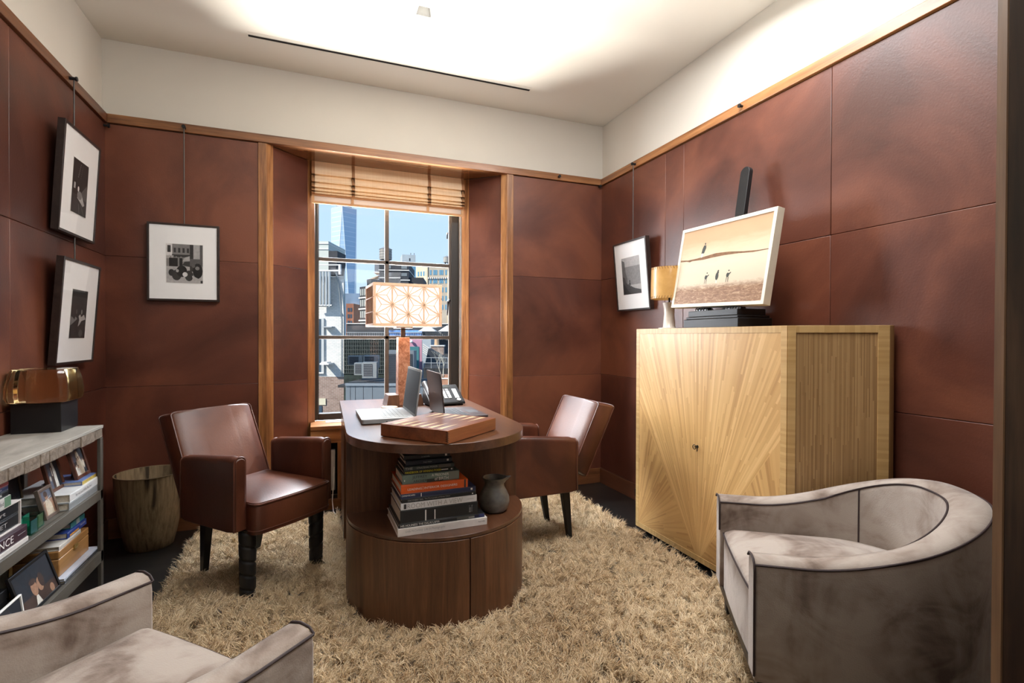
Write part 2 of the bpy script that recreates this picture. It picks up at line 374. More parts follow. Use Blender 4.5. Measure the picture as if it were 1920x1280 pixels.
for x in (1.108, 1.372, 1.92, 2.190): b.box(x, x+.018, .232, .246, zb0+.016, zb1-.016)
b.obj('hem_frame', plain((.50, .27, .12), .6, name='shade_hem'), rs, bevel=.001)
g = NT('hem_sheer'); g.base((.60, .50, .42)); g.set(rough=.7)
tl = g.n('ShaderNodeBsdfTranslucent'); tl.inputs[0].default_value = (.62, .54, .48, 1); mx = g.n('ShaderNodeMixShader'); mx.inputs[0].default_value = .18
g.L.new(g.p.outputs[0], mx.inputs[1]); g.L.new(tl.outputs[0], mx.inputs[2]); g.L.new(mx.outputs[0], g.out.inputs[0])
b = B(); b.box(1.12, 2.2, .239, .242, zb0+.005, zb1-.005); b.obj('sheer_strip', g.m, rs)
# ceiling downlight and slot diffuser
dl = thing('ceiling_downlight', 'small square recessed downlight in the white ceiling', 'downlight', (1.672, -.907, ZC))
h = .04; b = B()
lo = [(-h, -h, 0), (h, -h, 0), (h, h, 0), (-h, h, 0)]; hi = [(-.5*h, -.5*h, .05), (.5*h, -.5*h, .05), (.5*h, .5*h, .05), (-.5*h, .5*h, .05)]
b.rings([lo, hi], True, False, True); b.obj('reflector', plain((.62, .62, .60), .5, name='downlight_reflector'), dl)
b = B(); o2 = .052
b.rings([[(-o2, -o2, -.002), (o2, -o2, -.002), (o2, o2, -.002), (-o2, o2, -.002)], [(x, y, -.003) for x, y, _ in lo], [(x, y, .006) for x, y, _ in lo], [(-o2, -o2, .001), (o2, -o2, .001), (o2, o2, .001), (-o2, o2, .001)]], True, False, False, loop=True)
b.obj('trim_ring', plain((.75, .75, .74), .5, name='downlight_trim'), dl)
b = B(); b.box(-.018, .018, -.018, .018, .0485, .0495); b.obj('lens', plain((.45, .45, .44), .3, name='downlight_lens'), dl)
sd = thing('slot_diffuser', 'long black linear air slot in the ceiling near the rear wall', 'air vent', (0, 0, ZC))
b = B(); b.box(.774, 2.526, -.331, -.313, -.0015, .002); b.obj('slot', M_gap, sd)
b = B(); b.box(.774, 2.526, -.362, -.3605, -.0008, .002); b.box(.774, 2.526, -.3125, -.3115, -.002, .002); b.obj('flange', plain((.55, .50, .44), .6, name='flange_line'), sd)
# ------------------------------------------------------------------ desk
DCX, DCY, DR, DZ = 1.655, -1.275, .40, .765
DROT = .02
desk = thing('partners_desk', 'walnut partners desk with rounded end and open book niche, on the shag rug', 'desk', (DCX, DCY, 0), -DROT)
def dshape(r, yb, n=48): return arc(0, 0, r, PI, 2*PI, n)+[(r, yb), (-r, yb)]
b = B(); b.prism(dshape(DR, 1.155), DZ-.036, DZ); b.obj('desk_top', M_desk_top, desk, bevel=.0015)
b = B(); b.prism(dshape(DR-.004, .045), .388, .402); b.obj('niche_shelf', M_desk_top, desk, bevel=.001)
r0 = DR-.002
def curved_door(a0, a1):
    o = arc(0, 0, r0, a0, a1, 30); i = arc(0, 0, r0-.02, a1, a0, 30)
    return B().prism(o+i, .018, .385)
asplit = 1.5*PI+.135
dd1 = curved_door(PI+.01, asplit-.006).obj('drum_door', M_desk, desk, bevel=.001)
dd2 = curved_door(asplit+.006, 2*PI-.01).obj('drum_door', M_desk, desk, bevel=.001)
b = B(); b.prism(dshape(r0-.024, .03), 0, .387); b.obj('drum_core', M_gap, desk)
b = B(); b.box(-r0, r0, .012, .045, 0, DZ-.036); b.obj('niche_back', M_desk, desk, bevel=.001)
b = B(); b.box(-DR+.01, DR-.01, .62, 1.13, .05, DZ-.036); b.obj('rear_pedestal', M_desk, desk, bevel=.001)
b = B(); b.box(-DR+.04, DR-.04, .66, 1.10, 0, .05); b.obj('plinth', M_gap, desk)

# ------------------------------------------------------------------ brown leather desk chairs
M_lea = leather('chair_leather', (.048, .0125, .0058), (.088, .0245, .0105), (.125, .039, .0165), 2.2, .40, False, .10, .0)
M_pipe = leather('chair_piping', (.055, .017, .010), (.088, .028, .016), (.115, .04, .022), 6, .4)
def arm_ring(x, zt, zb, li, lo_, r=.034):
    h = (lo_-li)/2; c = (lo_+li)/2; p = [(x, lo_, zb), (x, lo_, zt-h)]
    p += [(x, c+h*math.cos(a), zt-h*.8+h*.8*math.sin(a)) for a in np.linspace(.15, PI-.15, 9)]
    return p+[(x, li, zt-h), (x, li, zb)]
def desk_chair(label, loc, rz, src=None):
    t = thing('leather_desk_chair', label, 'chair', loc, rz, 'brown leather desk chairs')
    if src:
        for ch in src.children:
            c = ch.copy(); COL.objects.link(c); c.parent = t
            for gc in ch.children: d = gc.copy(); COL.objects.link(d); d.parent = c
        return t
    w, zt, zt2, zb, d2, s = .264, .672, .636, .345, -.405, .24
    b = B()                                                  # seat: rounded slab with a crowned top
    def seat_ring(k, z): return [(x, y, z) for x, y in k]
    def outline(g_):
        q = [(-.42, -.205-g_), (0, -.206-g_), (.018, -.207-g_)]
        q += [(.018+(.036+g_)*math.sin(a), -.175-(.032+g_)*math.cos(a)) for a in np.linspace(.3, PI/2-.15, 5)]
        q += [(.054+g_+.010*(1-(y/.17)**2), y) for y in np.linspace(-.16, .16, 9)]
        return q+[(x, -y) for x, y in q[:8]][::-1]
    def shrink(k, f): return [(lerp(-.19, x, f), y*f) for x, y in k]
    o = outline(0)
    b.rings([seat_ring(o, .33), seat_ring(o, .35), seat_ring(o, .455), seat_ring(shrink(o, .985), .466)]+[seat_ring(shrink(o, f), .466+.024*(1-f*f)) for f in (.9, .75, .5, .25, .05)])
    seat = b.obj('seat', M_lea, t, smooth=50)
    for zp, rp in ((.459, .0042), (.345, .003)): B().tube([(x+.001, y, zp) for x, y in o[1:-1]], rp, 6).obj('piping', M_pipe, seat, smooth=60)
    for sg in (-1, 1):
        b = B(); rs_ = []
        for k in range(9):
            u = k/8; x = lerp(d2, -.004, u); zz = lerp(zt2, zt, u)
            e_ = .012 if k in (0, 8) else 0.0
            rs_.append([(x, sg*y, z) for x, y, z in arm_ring(x, zz-e_, zb+e_*.5, .208+e_*.4, w-e_*.4)])
        for q, dx in ((0, .004), (-1, -.004)):
            pass
        a = b.rings(rs_).obj('armrest', M_lea, t, bevel=.004, smooth=50)
        B().tube([(-.012, sg*y, z) for x, y, z in arm_ring(0, zt-.0065, zb+.006, .2095, w-.0022)], .0042, 6).obj('piping', M_pipe, a, smooth=60)
        B().tube([(d2+.012, sg*y, z) for x, y, z in arm_ring(0, zt2-.0065, zb+.006, .2095, w-.0022)], .0036, 6).obj('piping', M_pipe, a, smooth=60)
    # back: leaning slab, front face slightly domed
    b = B(); ft, fb, rb, rt = Vector((-.572, 0, .812)), Vector((-.405, 0, .455)), Vector((-.485, 0, .40)), Vector((-.672, 0, .79))
    k = .205; n_f = (fb-ft).cross(Vector((0, 1, 0))).normalized(); n_f = n_f if n_f.x > 0 else -n_f
    def face(p, q, g_, dome):
        oo = []
        for y, u in rrect(2*k-2*g_, 1-.06*g_, .035, 3): oo.append(lerp(p, q, .5-u)+Vector((0, y, 0))+n_f*dome)
        return oo
    b.rings([face(rt, rb, 0, 0), face(rt, rb, -.003, .004), face(ft, fb, -.003, -.006), face(ft, fb, .0, 0)]+[face(ft, fb, g_, dm) for g_, dm in ((.01, .006), (.05, .014), (.12, .020))])
    back = b.obj('backrest', M_lea, t, smooth=45)
    B().tube(face(ft, fb, -.003, .001), .0042, 6, loop=True).obj('piping', M_pipe, back, smooth=60); B().tube(face(rt, rb, -.003, 0), .0033, 6, loop=True).obj('piping', M_pipe, back, smooth=60)
    for sg in (-1, 1):                                       # spiral-carved front legs
        b = B(); n = 20; rs_ = []
        for i in range(75):
            z = .345*(1-i/74); R = lerp(.031, .037, z/.345)
            ring = []
            for j in range(n):
                th = 2*PI*j/n; ph = ((th*sg+PI/2)/(2*PI)-z/.062) % 1.0; ph = min(ph, 1-ph)
                ring.append((-.03+R*(1-.20*math.exp(-(ph/.065)**2))*math.cos(th), sg*.186+R*(1-.20*math.exp(-(ph/.065)**2))*math.sin(th), z))
            rs_.append(ring)
        b.rings(rs_).obj('front_leg', M_black, t, smooth=60)
        b = B(); x0, y0 = -.375, sg*.15; x1, y1 = -.425, sg*.136
        b.hexa([(x1+i*.012, y1+j*.012, 0) for i, j in ((-1, -1), (1, -1), (1, 1), (-1, 1))], [(x0+i*.024, y0+j*.022, .36) for i, j in ((-1, -1), (1, -1), (1, 1), (-1, 1))]).obj('rear_leg', M_black, t, bevel=.003)
    return t
ch0 = desk_chair('brown leather desk chair in front of the wastebasket, with spiral-carved front legs', (1.014, -1.014, 0), -.846)
ch1 = desk_chair('brown leather desk chair tucked under the far side of the desk, near the straw cabinet', (2.05, -.914, 0), 3.174, ch0)

# ------------------------------------------------------------------ velvet tub chairs
def velvet():
    g = NT('mushroom_velvet'); v = g.coord()
    a = g.noise(g.coord((1, 1, .55), rot=(.3, .5, .2)), 4.6, 4, .58, .7); c = g.noise(g.coord((1, .6, 1), loc=(3, 7, 1), rot=(.2, .9, .5)), 8.5, 3, .62, 1.1); f = g.noise(v, 260, 2)
    k = g.math('ADD', g.math('MULTIPLY', a, .62), g.math('MULTIPLY', c, .38))
    g.base(g.ramp(k, (.39, (.15, .108, .085)), (.455, (.24, .187, .155)), (.51, (.325, .268, .229)), (.60, (.39, .335, .292))))
    g.set(rough=.85, spec=.15, sheen=.55, sheenr=.35); g.p.inputs['Sheen Tint'].default_value = (.9, .87, .86, 1)
    g.bump(g.math('ADD', f, g.math('MULTIPLY', c, .8)), .25, .003); return g.m
M_vel = velvet(); M_vpipe = plain((.028, .014, .014), .7, name='plum_piping')
def tub_path(hw, yf, yb, n=48):
    """(x, y, s) from one arm front round the back to the other; s: 0 at the arm fronts, 1 at the middle of the back"""
    ys = -.02
    p = [(-hw, lerp(yf, ys, i/14)) for i in range(14)]
    p += [(hw*math.cos(PI+PI*i/n), ys+(ys-yb)*math.sin(PI+PI*i/n)) for i in range(n+1)]
    p += [(hw, lerp(ys, yf, i/14)) for i in range(1, 15)]
    d = [0]
    for a, c in zip(p, p[1:]): d.append(d[-1]+math.hypot(c[0]-a[0], c[1]-a[1]))
    return [(x, y, min(t, d[-1]-t)/(d[-1]/2)) for (x, y), t in zip(p, d)]
def tub_height(s): return .53+.155*sstep((s-.14)/.78)
def tub_chair(label, loc, rz, src=None):
    t = thing('velvet_tub_chair', label, 'armchair', loc, rz, 'velvet tub chairs')
    if src:
        for ch in src.children:
            c = ch.copy(); COL.objects.link(c); c.parent = t
            for gc in ch.children: d = gc.copy(); COL.objects.link(d); d.parent = c
        return t
    hw, yf, yb, th, zb = .335, .36, -.37, .088, .180
    O = tub_path(hw, yf, yb); I = tub_path(hw-th, yf, yb+th+.03)
    rs_ = []
    for (x, y, s), (u, v, _) in zip(O, I):
        h = tub_height(s); zi = .36
        def q(f, z): return (lerp(x, u, f), lerp(y, v, f), z)
        rs_.append([q(.03, zb), q(0, zb+.02), q(0, h-.03), q(.04, h-.008), q(.2, h+.004), q(.5, h+.008), q(.8, h+.003), q(.96, h-.01), q(1, h-.03), q(1.02, zi), q(1, zb)])
    b = B(); b.rings(rs_); shell = b.obj('shell', M_vel, t, bevel=.006, smooth=55)
    for j in (3, 7): B().tube([Vector(r[j]) for r in rs_], .0033, 6).obj('piping', M_vpipe, shell, smooth=60)
    for pts in (rs_[0][1:8], rs_[-1][3:9]+[(rs_[-1][8][0], rs_[-1][8][1], .41)]): B().tube([Vector(p)+Vector((0, .002, 0)) for p in pts], .0033, 6).obj('piping', M_vpipe, shell, smooth=60)
    for sg in (-1, 1):                                       # seam where arm meets back
        i = 21 if sg < 0 else len(rs_)-22
        b = B(); p = Vector(rs_[i][7]); q_ = Vector(rs_[i][8]); r_ = Vector(rs_[i][9])
        b.tube([p, q_, r_], .003, 6); b.obj('seam_piping', M_vpipe, shell, smooth=60)
    hi = hw-th-.004                                          # seat cushion
    def so(f): 
        c = [(-hi, .345), (-hi, -.02)]+[(-hi*math.cos(a), -.02-.245*math.sin(a)) for a in np.linspace(.2, PI-.2, 13)]+[(hi, -.02), (hi, .345)]+[(hi*math.cos(a), .345+.008*math.sin(a)) for a in np.linspace(.4, PI-.4, 5)]
        return [(x*f, .06+(y-.06)*f) for x, y in c]
    b = B(); b.rings([[(x, y, z) for x, y in so(f)] for f, z in ((1, .185), (1, .395), (.985, .408), (.9, .424), (.7, .441), (.45, .452), (.2, .457), (.04, .458))])
    seat = b.obj('seat_cushion', M_vel, t, bevel=.004, smooth=50)
    b = B(); fr = [(x, y) for x, y in so(1.0) if y > .34]; fr.sort()
    b.tube([(x, y+.002, .398) for x, y in fr], .0033, 6); b.obj('piping', M_vpipe, seat, smooth=60)
    b = B(); base = [(x*.95, y*.97) for x, y, s in O]; b.prism(base, .150, .184); b.obj('base_rail', M_black, t, bevel=.002)
    for x, y in ((-.29, .31), (.29, .31), (-.2, -.26), (.2, -.26)):
        b = B(); b.hexa([(x+i*.016, y+j*.016, 0) for i, j in ((-1, -1), (1, -1), (1, 1), (-1, 1))], [(x+i*.024, y+j*.024, .155) for i, j in ((-1, -1), (1, -1), (1, 1), (-1, 1))]).obj('leg', M_black, t, bevel=.002)
    return t
def tub_at(label, mid, facing, src=None):
    f = Vector((facing[0], facing[1])).normalized(); o = Vector(mid)-f*.36
    return tub_chair(label, (o.x, o.y, 0), math.atan2(f.y, f.x)-PI/2, src)
tc0 = tub_at('mushroom velvet tub chair beside the straw cabinet, its rounded back toward the door', (2.505, -2.205), (-.826, .564))
tc1 = tub_at('mushroom velvet tub chair in front of the stone-topped bookcase, cut off by the lower edge', (.895, -2.15), (.72, .695), tc0)

# ------------------------------------------------------------------ straw cabinet
g = NT('straw_front'); v = g.coord(); X, Y, Z = g.xyz(v); Y = g.math('MULTIPLY', Y, -1.0)     # along the front (0..L), z up
CL, CH = 1.085, 1.232
def fan(yc, zc, n, seed):
    dy = g.math('SUBTRACT', Y, yc); dz = g.math('SUBTRACT', Z, zc)
    a = g.math('ARCTAN2', dz, dy); r = g.math('SQRT', g.math('ADD', g.math('MULTIPLY', dy, dy), g.math('MULTIPLY', dz, dz)))
    i = g.math('FLOOR', g.math('MULTIPLY', a, n))
    wn_ = g.n('ShaderNodeTexWhiteNoise', noise_dimensions='1D'); g.L.new(g.math('ADD', i, seed), wn_.inputs['W'])
    seg = g.math('FLOOR', g.math('ADD', g.math('MULTIPLY', r, 3.2), g.math('MULTIPLY', wn_.outputs['Value'], 5.0)))
    w2 = g.n('ShaderNodeTexWhiteNoise', noise_dimensions='2D'); cx = g.n('ShaderNodeCombineXYZ'); g.L.new(i, cx.inputs[0]); g.L.new(seg, cx.inputs[1]); g.L.new(cx.outputs[0], w2.inputs['Vector'])
    w3 = g.n('ShaderNodeTexWhiteNoise', noise_dimensions='1D'); g.L.new(g.math('FLOOR', g.math('MULTIPLY', a, n*.31)), w3.inputs['W'])
    return g.math('ADD', g.math('MULTIPLY', w2.outputs['Value'], .72), g.math('MULTIPLY', w3.outputs['Value'], .28)), a
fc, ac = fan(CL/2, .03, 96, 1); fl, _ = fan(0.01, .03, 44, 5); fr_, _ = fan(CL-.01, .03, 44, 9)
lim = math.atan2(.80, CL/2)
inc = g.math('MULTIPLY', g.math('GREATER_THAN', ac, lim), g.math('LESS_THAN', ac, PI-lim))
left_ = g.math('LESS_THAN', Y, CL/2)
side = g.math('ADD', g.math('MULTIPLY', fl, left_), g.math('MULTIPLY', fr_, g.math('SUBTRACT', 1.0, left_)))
val = g.math('ADD', g.math('MULTIPLY', g.math('ADD', g.math('MULTIPLY', fc, .85), .15), inc), g.math('MULTIPLY', g.math('MULTIPLY', side, .66), g.math('SUBTRACT', 1.0, inc)))  # corner fans darkened in colour to imitate the straw's directional gloss
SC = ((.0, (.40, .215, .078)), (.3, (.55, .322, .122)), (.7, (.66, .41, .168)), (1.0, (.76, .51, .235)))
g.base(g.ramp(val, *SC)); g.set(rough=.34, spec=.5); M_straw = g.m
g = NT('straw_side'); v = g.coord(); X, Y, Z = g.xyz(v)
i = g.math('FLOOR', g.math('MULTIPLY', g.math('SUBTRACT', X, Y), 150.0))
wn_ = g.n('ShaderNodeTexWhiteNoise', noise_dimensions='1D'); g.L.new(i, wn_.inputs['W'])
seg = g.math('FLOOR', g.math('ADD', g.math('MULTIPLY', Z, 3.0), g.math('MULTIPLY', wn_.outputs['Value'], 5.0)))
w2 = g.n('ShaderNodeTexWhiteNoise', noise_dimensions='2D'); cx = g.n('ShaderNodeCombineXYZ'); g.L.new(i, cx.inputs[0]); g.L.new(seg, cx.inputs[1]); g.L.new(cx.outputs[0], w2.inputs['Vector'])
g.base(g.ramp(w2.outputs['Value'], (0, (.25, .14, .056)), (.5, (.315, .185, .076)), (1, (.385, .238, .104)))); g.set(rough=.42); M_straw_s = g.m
def band(name, axis):
    g = NT(name); v = g.coord(); q = g.xyz(v)[axis]
    i = g.math('FLOOR', g.math('MULTIPLY', q, 90.0)); wn_ = g.n('ShaderNodeTexWhiteNoise', noise_dimensions='1D'); g.L.new(i, wn_.inputs['W'])
    g.base(g.ramp(wn_.outputs['Value'], (0, (.50, .31, .12)), (1, (.60, .395, .17)))); g.set(rough=.38); return g.m
M_bv, M_bh = band('straw_band_upright', 2), band('straw_band_level', 1)
CX = 2.965; CY0, CY1 = -.975, -2.035                        # front plane, far and near corners
L_ = CY0-CY1; 
cab = thing('straw_cabinet', 'golden straw-marquetry cabinet with sunburst front and canted side, against the leather wall', 'cabinet', (CX, CY0, 0))
Mc = Matrix(((1, 0, 0, 0), (0, -1, 0, 0), (0, 0, 1, 0), (0, 0, 0, 1)))   # local y runs toward the viewer along the front
cab.scale = (1, 1, 1); cab.rotation_euler = (0, 0, 0)
dW = W-.02-CX
pl = [(0.003, .0), (0.003, -L_), (dW-.03, -L_-.222), (dW, -L_-.222), (dW, .222), (dW-.03, .222)]
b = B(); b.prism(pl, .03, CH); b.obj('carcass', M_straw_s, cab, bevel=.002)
k = .03
for ya, yc in ((-k, 0), (-L_, -L_+k)): B().box(-.002, .013, ya, yc, .03, CH).obj('upright_banding', M_bv, cab, bevel=.0008)
d_ = Vector((dW-.03-.003, -.222, 0)).normalized(); nn = Vector((d_.y, -d_.x, 0)); nn = nn if nn.y < 0 else -nn
p0 = Vector((.003, -L_, 0))
def sidestrip(s0, s1, z0, z1, bb):
    a = p0+d_*s0; c = p0+d_*s1
    pts = [a+nn*.004, c+nn*.004, c-nn*.004, a-nn*.004]; bb.prism([(v.x, v.y) for v in pts], z0, z1)
ls = (Vector((dW-.03, -L_-.222, 0))-p0).length
for sa, sb in ((0.0, .03), (ls-.04, ls)): b = B(); sidestrip(sa, sb, .03, CH, b); b.obj('upright_banding', M_bv, cab, bevel=.0008)
for za in (CH-k, .03): B().box(-.002, .013, -L_+k, -k, za, za+k).obj('level_banding', M_bh, cab, bevel=.0008)
b = B(); sidestrip(.03, ls-.04, CH-k, CH, b); b.obj('level_banding', M_bh, cab, bevel=.0008)
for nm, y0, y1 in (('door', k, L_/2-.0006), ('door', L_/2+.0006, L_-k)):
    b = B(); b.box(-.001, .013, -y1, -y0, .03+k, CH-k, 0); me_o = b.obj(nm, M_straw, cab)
b = B(); b.tube([(-.006, -L_/2-.004, .62), (-.022, -L_/2-.004, .62)], .0028, 8); b.tube([(-.022, -L_/2-.004+.011*math.cos(a), .62+.011*math.sin(a)) for a in np.linspace(0, 2*PI, 17)[:-1]], .0022, 6, loop=True); b.tube([(-.010, -L_/2-.010, .618), (-.012, -L_/2-.013, .604), (-.012, -L_/2-.012, .598)], .0025, 6)
b.lathe([(.008, 0), (.008, .003)], 16, M=T(-.0015, -L_/2-.004, .62, ry=-PI/2)); b.obj('key', plain((.05, .04, .03), .35, .8, name='aged_key'), cab, smooth=60)
b = B(); b.prism([(.05, -.04), (.05, -L_+.04), (dW, -L_-.1), (dW, .1)], 0, .031); b.obj('plinth', M_black, cab)

# ------------------------------------------------------------------ bookcase along the left wall
KX, KY0, KY1 = .274, -.90, -1.98
kt = thing('stone_bookcase', 'low open bookcase with pale stone top and weathered block edging along the left wall', 'bookcase', (0, 0, 0))
g = NT('pale_stone'); v = g.coord((1, .35, 1)); a = g.noise(v, 9, 5, .6, .8)
g.base(g.ramp(a, (.3, (.24, .225, .20)), (.5, (.35, .335, .30)), (.7, (.44, .42, .385)))); g.set(rough=.55); g.bump(a, .1, .003); M_stone = g.m
g = NT('weathered_block'); v = g.coord((1, 1, 1)); a = g.noise(v, 24, 6, .65, 1.2)
g.base(g.ramp(a, (.3, (.10, .075, .055)), (.52, (.19, .15, .115)), (.72, (.30, .255, .205)))); g.set(rough=.8); g.bump(a, .6, .01); M_block = g.m
M_post = wood('greyed_oak', (.042, .036, .028), (.066, .057, .046), (.09, .08, .065), 2, 1.2, .55, 0)
M_post_y = wood('greyed_oak_level', (.060, .055, .046), (.088, .081, .068), (.118, .109, .094), 1, 1.2, .5, 0)
b = B(); b.box(.004, KX, KY1, KY0, .783, .7955); b.obj('stone_top', M_stone, kt, bevel=.0015)
b = B(); y = KY0-.001; r2 = random.Random(3)
for wd in (.075, .012, .13, .07, .05, .14, .06, .10, .09, .16, .07, .11):
    if y-wd < KY1: break
    jit = r2.uniform(-.003, .002); b.box(.02, KX-.001+jit, y-wd+.002, y, .742+r2.uniform(-.003, .003), .783); y -= wd
b.obj('block_edging', M_block, kt, bevel=.003)
for y in (KY0-.028, KY1):
    for x in (.004, KX-.014):
        b = B(); b.box(x, x+.013, y, y+.028, 0, .742); b.obj('post', M_post, kt, bevel=.0015)
b = B(); b.box(.004, KX-.016, KY1+.03, KY0-.03, .502, .519); b.box(KX-.020, KX-.001, KY1+.002, KY0-.002, .480, .519); b.obj('upper_shelf', M_post_y, kt, bevel=.001)
b = B(); b.box(.004, KX-.016, KY1+.03, KY0-.03, .240, .257); b.box(KX-.020, KX-.001, KY1+.002, KY0-.002, .209, .257); b.obj('lower_shelf', M_post_y, kt, bevel=.001)

# ------------------------------------------------------------------ shag rug
RX0, RX1, RY0, RY1 = .49, 2.87, -2.75, -.16
rug = thing('shag_rug', 'cream and tan shag rug under the desk and chairs', 'rug', (0, 0, 0))
b = B(); b.box(RX0+.01, RX1-.01, RY0, RY1-.01, .001, .012); b.obj('backing', plain((.22, .16, .10), .9, name='rug_backing'), rug)
def pile(n_clump, seed):
    r = np.random.default_rng(seed)
    cx = r.uniform(RX0, RX1, n_clump*2); cy = RY1-(RY1-RY0)*r.random(n_clump*2)**1.0
    # keep clumps off the desk drum and pedestal
    ex, ey = cx-DCX, cy-DCY
    ins = ((ex**2+ey**2 < (DR-.012)**2) & (ey < .04)) | ((abs(ex) < DR-.02) & (ey > .0) & (ey < .05)) | ((abs(ex) < DR-.02) & (ey > .63))
    # thin out what lies far behind the view
    keep = ~ins & ((cy > -2.3) | (r.random(len(cx)) < .25))
    cx, cy = cx[keep][:n_clump], cy[keep][:n_clump]; m = len(cx)
    k = 15
    fld = 1.4*np.sin(cx*5.1+1.3*np.sin(cy*4.3))+1.5*np.cos(cy*6.2+1.1*np.sin(cx*3.7))
    ca = .45*fld+r.uniform(-2.2, 2.2, m); cl = r.uniform(.038, .070, m); lean = r.uniform(.75, 1.5, m)
    N = m*k
    bx = np.repeat(cx, k)+r.normal(0, .0065, N); by = np.repeat(cy, k)+r.normal(0, .0065, N)
    a = np.repeat(ca, k)+r.normal(0, .26, N); ln = np.repeat(cl, k)*r.uniform(.75, 1.2, N); le = np.clip(np.repeat(lean, k)+r.normal(0, .2, N), .1, 1.5)
    rad = r.uniform(.0008, .0016, N)
    rings_ = []
    px_, py_, pz_ = bx.copy(), by.copy(), .008+np.repeat(r.uniform(0, .024, m), k)
    segs = 4; curl = np.repeat(r.normal(0, .8, m), k)+r.normal(0, .3, N)
    out = np.zeros((N, segs*3+1, 3), np.float32)
    for s in range(segs):
        tilt = le*(.25+.75*s/(segs-1)) * 1.12; aa = a+curl*s
        dx, dy, dz = np.sin(tilt)*np.cos(aa), np.sin(tilt)*np.sin(aa), np.cos(tilt)
        sx, sy = -np.sin(aa), np.cos(aa)
        ux, uy, uz = sy*dz-0*dy, 0*dx-sx*dz, sx*dy-sy*dx
        rr = rad*(1.0, 1.05, .9, .62)[s]
        for j in range(3):
            c_, s_ = math.cos(2*PI*j/3), math.sin(2*PI*j/3)
            out[:, s*3+j, 0] = px_+rr*(c_*sx+s_*ux); out[:, s*3+j, 1] = py_+rr*(c_*sy+s_*uy); out[:, s*3+j, 2] = pz_+rr*(s_*uz)
        st = ln/segs; px_ = px_+dx*st; py_ = py_+dy*st; pz_ = np.maximum(pz_+dz*st, .010)
    out[:, -1, 0] = px_; out[:, -1, 1] = py_; out[:, -1, 2] = pz_
    nv = segs*3+1
    q = []
    for s in range(segs-1):
        for j in range(3): q.append((s*3+j, s*3+(j+1) % 3, (s+1)*3+(j+1) % 3, (s+1)*3+j))
    tri = [((segs-1)*3+j, (segs-1)*3+(j+1) % 3, segs*3) for j in range(3)]
    off = (np.arange(N)*nv)[:, None, None]
    Q = (np.array(q)[None]+off).reshape(-1); Tt = (np.array(tri)[None]+off).reshape(-1)
    nq, nt = N*len(q), N*len(tri)
    me = bpy.data.meshes.new('pile'); me.vertices.add(N*nv); me.vertices.foreach_set('co', out.reshape(-1))
    me.loops.add(len(Q)+len(Tt)); me.loops.foreach_set('vertex_index', np.concatenate([Q, Tt]).astype(np.int32))
    me.polygons.add(nq+nt)
    me.polygons.foreach_set('loop_start', np.concatenate([np.arange(nq)*4, nq*4+np.arange(nt)*3]).astype(np.int32))
    # dark knots along widely spaced diamond lines
    d1 = np.abs(((cx*1.0+cy*.62) % .62)-.31); d2 = np.abs(((cx*1.0-cy*.62) % .62)-.31)
    dark_c = ((d1 < .008) | (d2 < .008)) & (r.random(m) < .30)
    dark = np.repeat(dark_c, k) & (r.random(N) < .5)
    mi = np.concatenate([np.repeat(dark, len(q)), np.repeat(dark, len(tri))]).astype(np.int32)
    me.update(); me.polygons.foreach_set('material_index', mi)
    me.polygons.foreach_set('use_smooth', [True]*(nq+nt)); me.validate(); return me
g = NT('wool_pile'); ge = g.n('ShaderNodeNewGeometry'); nz = g.noise(g.coord(), 2.2, 3)
f = g.math('ADD', g.math('MULTIPLY', ge.outputs['Random Per Island'], .55), g.math('MULTIPLY', nz, .45))
g.base(g.ramp(f, (.2, (.38, .235, .115)), (.5, (.75, .56, .335)), (.85, (.97, .82, .58)))); g.set(rough=.8, spec=.2, sheen=.2); M_pile = g.m
pm = pile(15000, 5); po = link('pile', pm, [M_pile, plain((.03, .03, .035), .9, name='dark_knot')], rug); po['kind'] = 'stuff'
# ------------------------------------------------------------------ lettering, books, pictures
def lettering(txt, parent, mat, width, height, loc, rot, italic=False, name='lettering', spacing=1.0):
    cu = bpy.data.curves.new(name, 'FONT'); cu.body = txt; cu.align_x = 'LEFT'; cu.extrude = .0; cu.resolution_u = 2
    cu.space_character = spacing; cu.shear = .25 if italic else 0
    o = bpy.data.objects.new(name, cu); COL.objects.link(o); dg = bpy.context.evaluated_depsgraph_get()
    me = bpy.data.meshes.new_from_object(o.evaluated_get(dg)); bpy.data.objects.remove(o); bpy.data.curves.remove(cu)
    n = len(me.vertices); c = np.empty(n*3, np.float32); me.vertices.foreach_get('co', c); c = c.reshape(-1, 3)
    mn, mx = c.min(0), c.max(0)
    c[:, 0] = (c[:, 0]-mn[0])/(mx[0]-mn[0])*width; c[:, 1] = (c[:, 1]-mn[1])/(mx[1]-mn[1])*height; c[:, 2] = 0
    me.vertices.foreach_set('co', c.reshape(-1)); me.update()
    return link(name, me, mat, parent, loc=loc, rot=rot)
M_page = plain((.60, .55, .46), .8, name='book_pages', var=.1, nscale=200)
M_ink, M_wht, M_grey = plain((.03, .03, .035), .6, name='ink'), plain((.75, .75, .74), .6, name='white_print'), plain((.35, .35, .36), .6, name='grey_print')
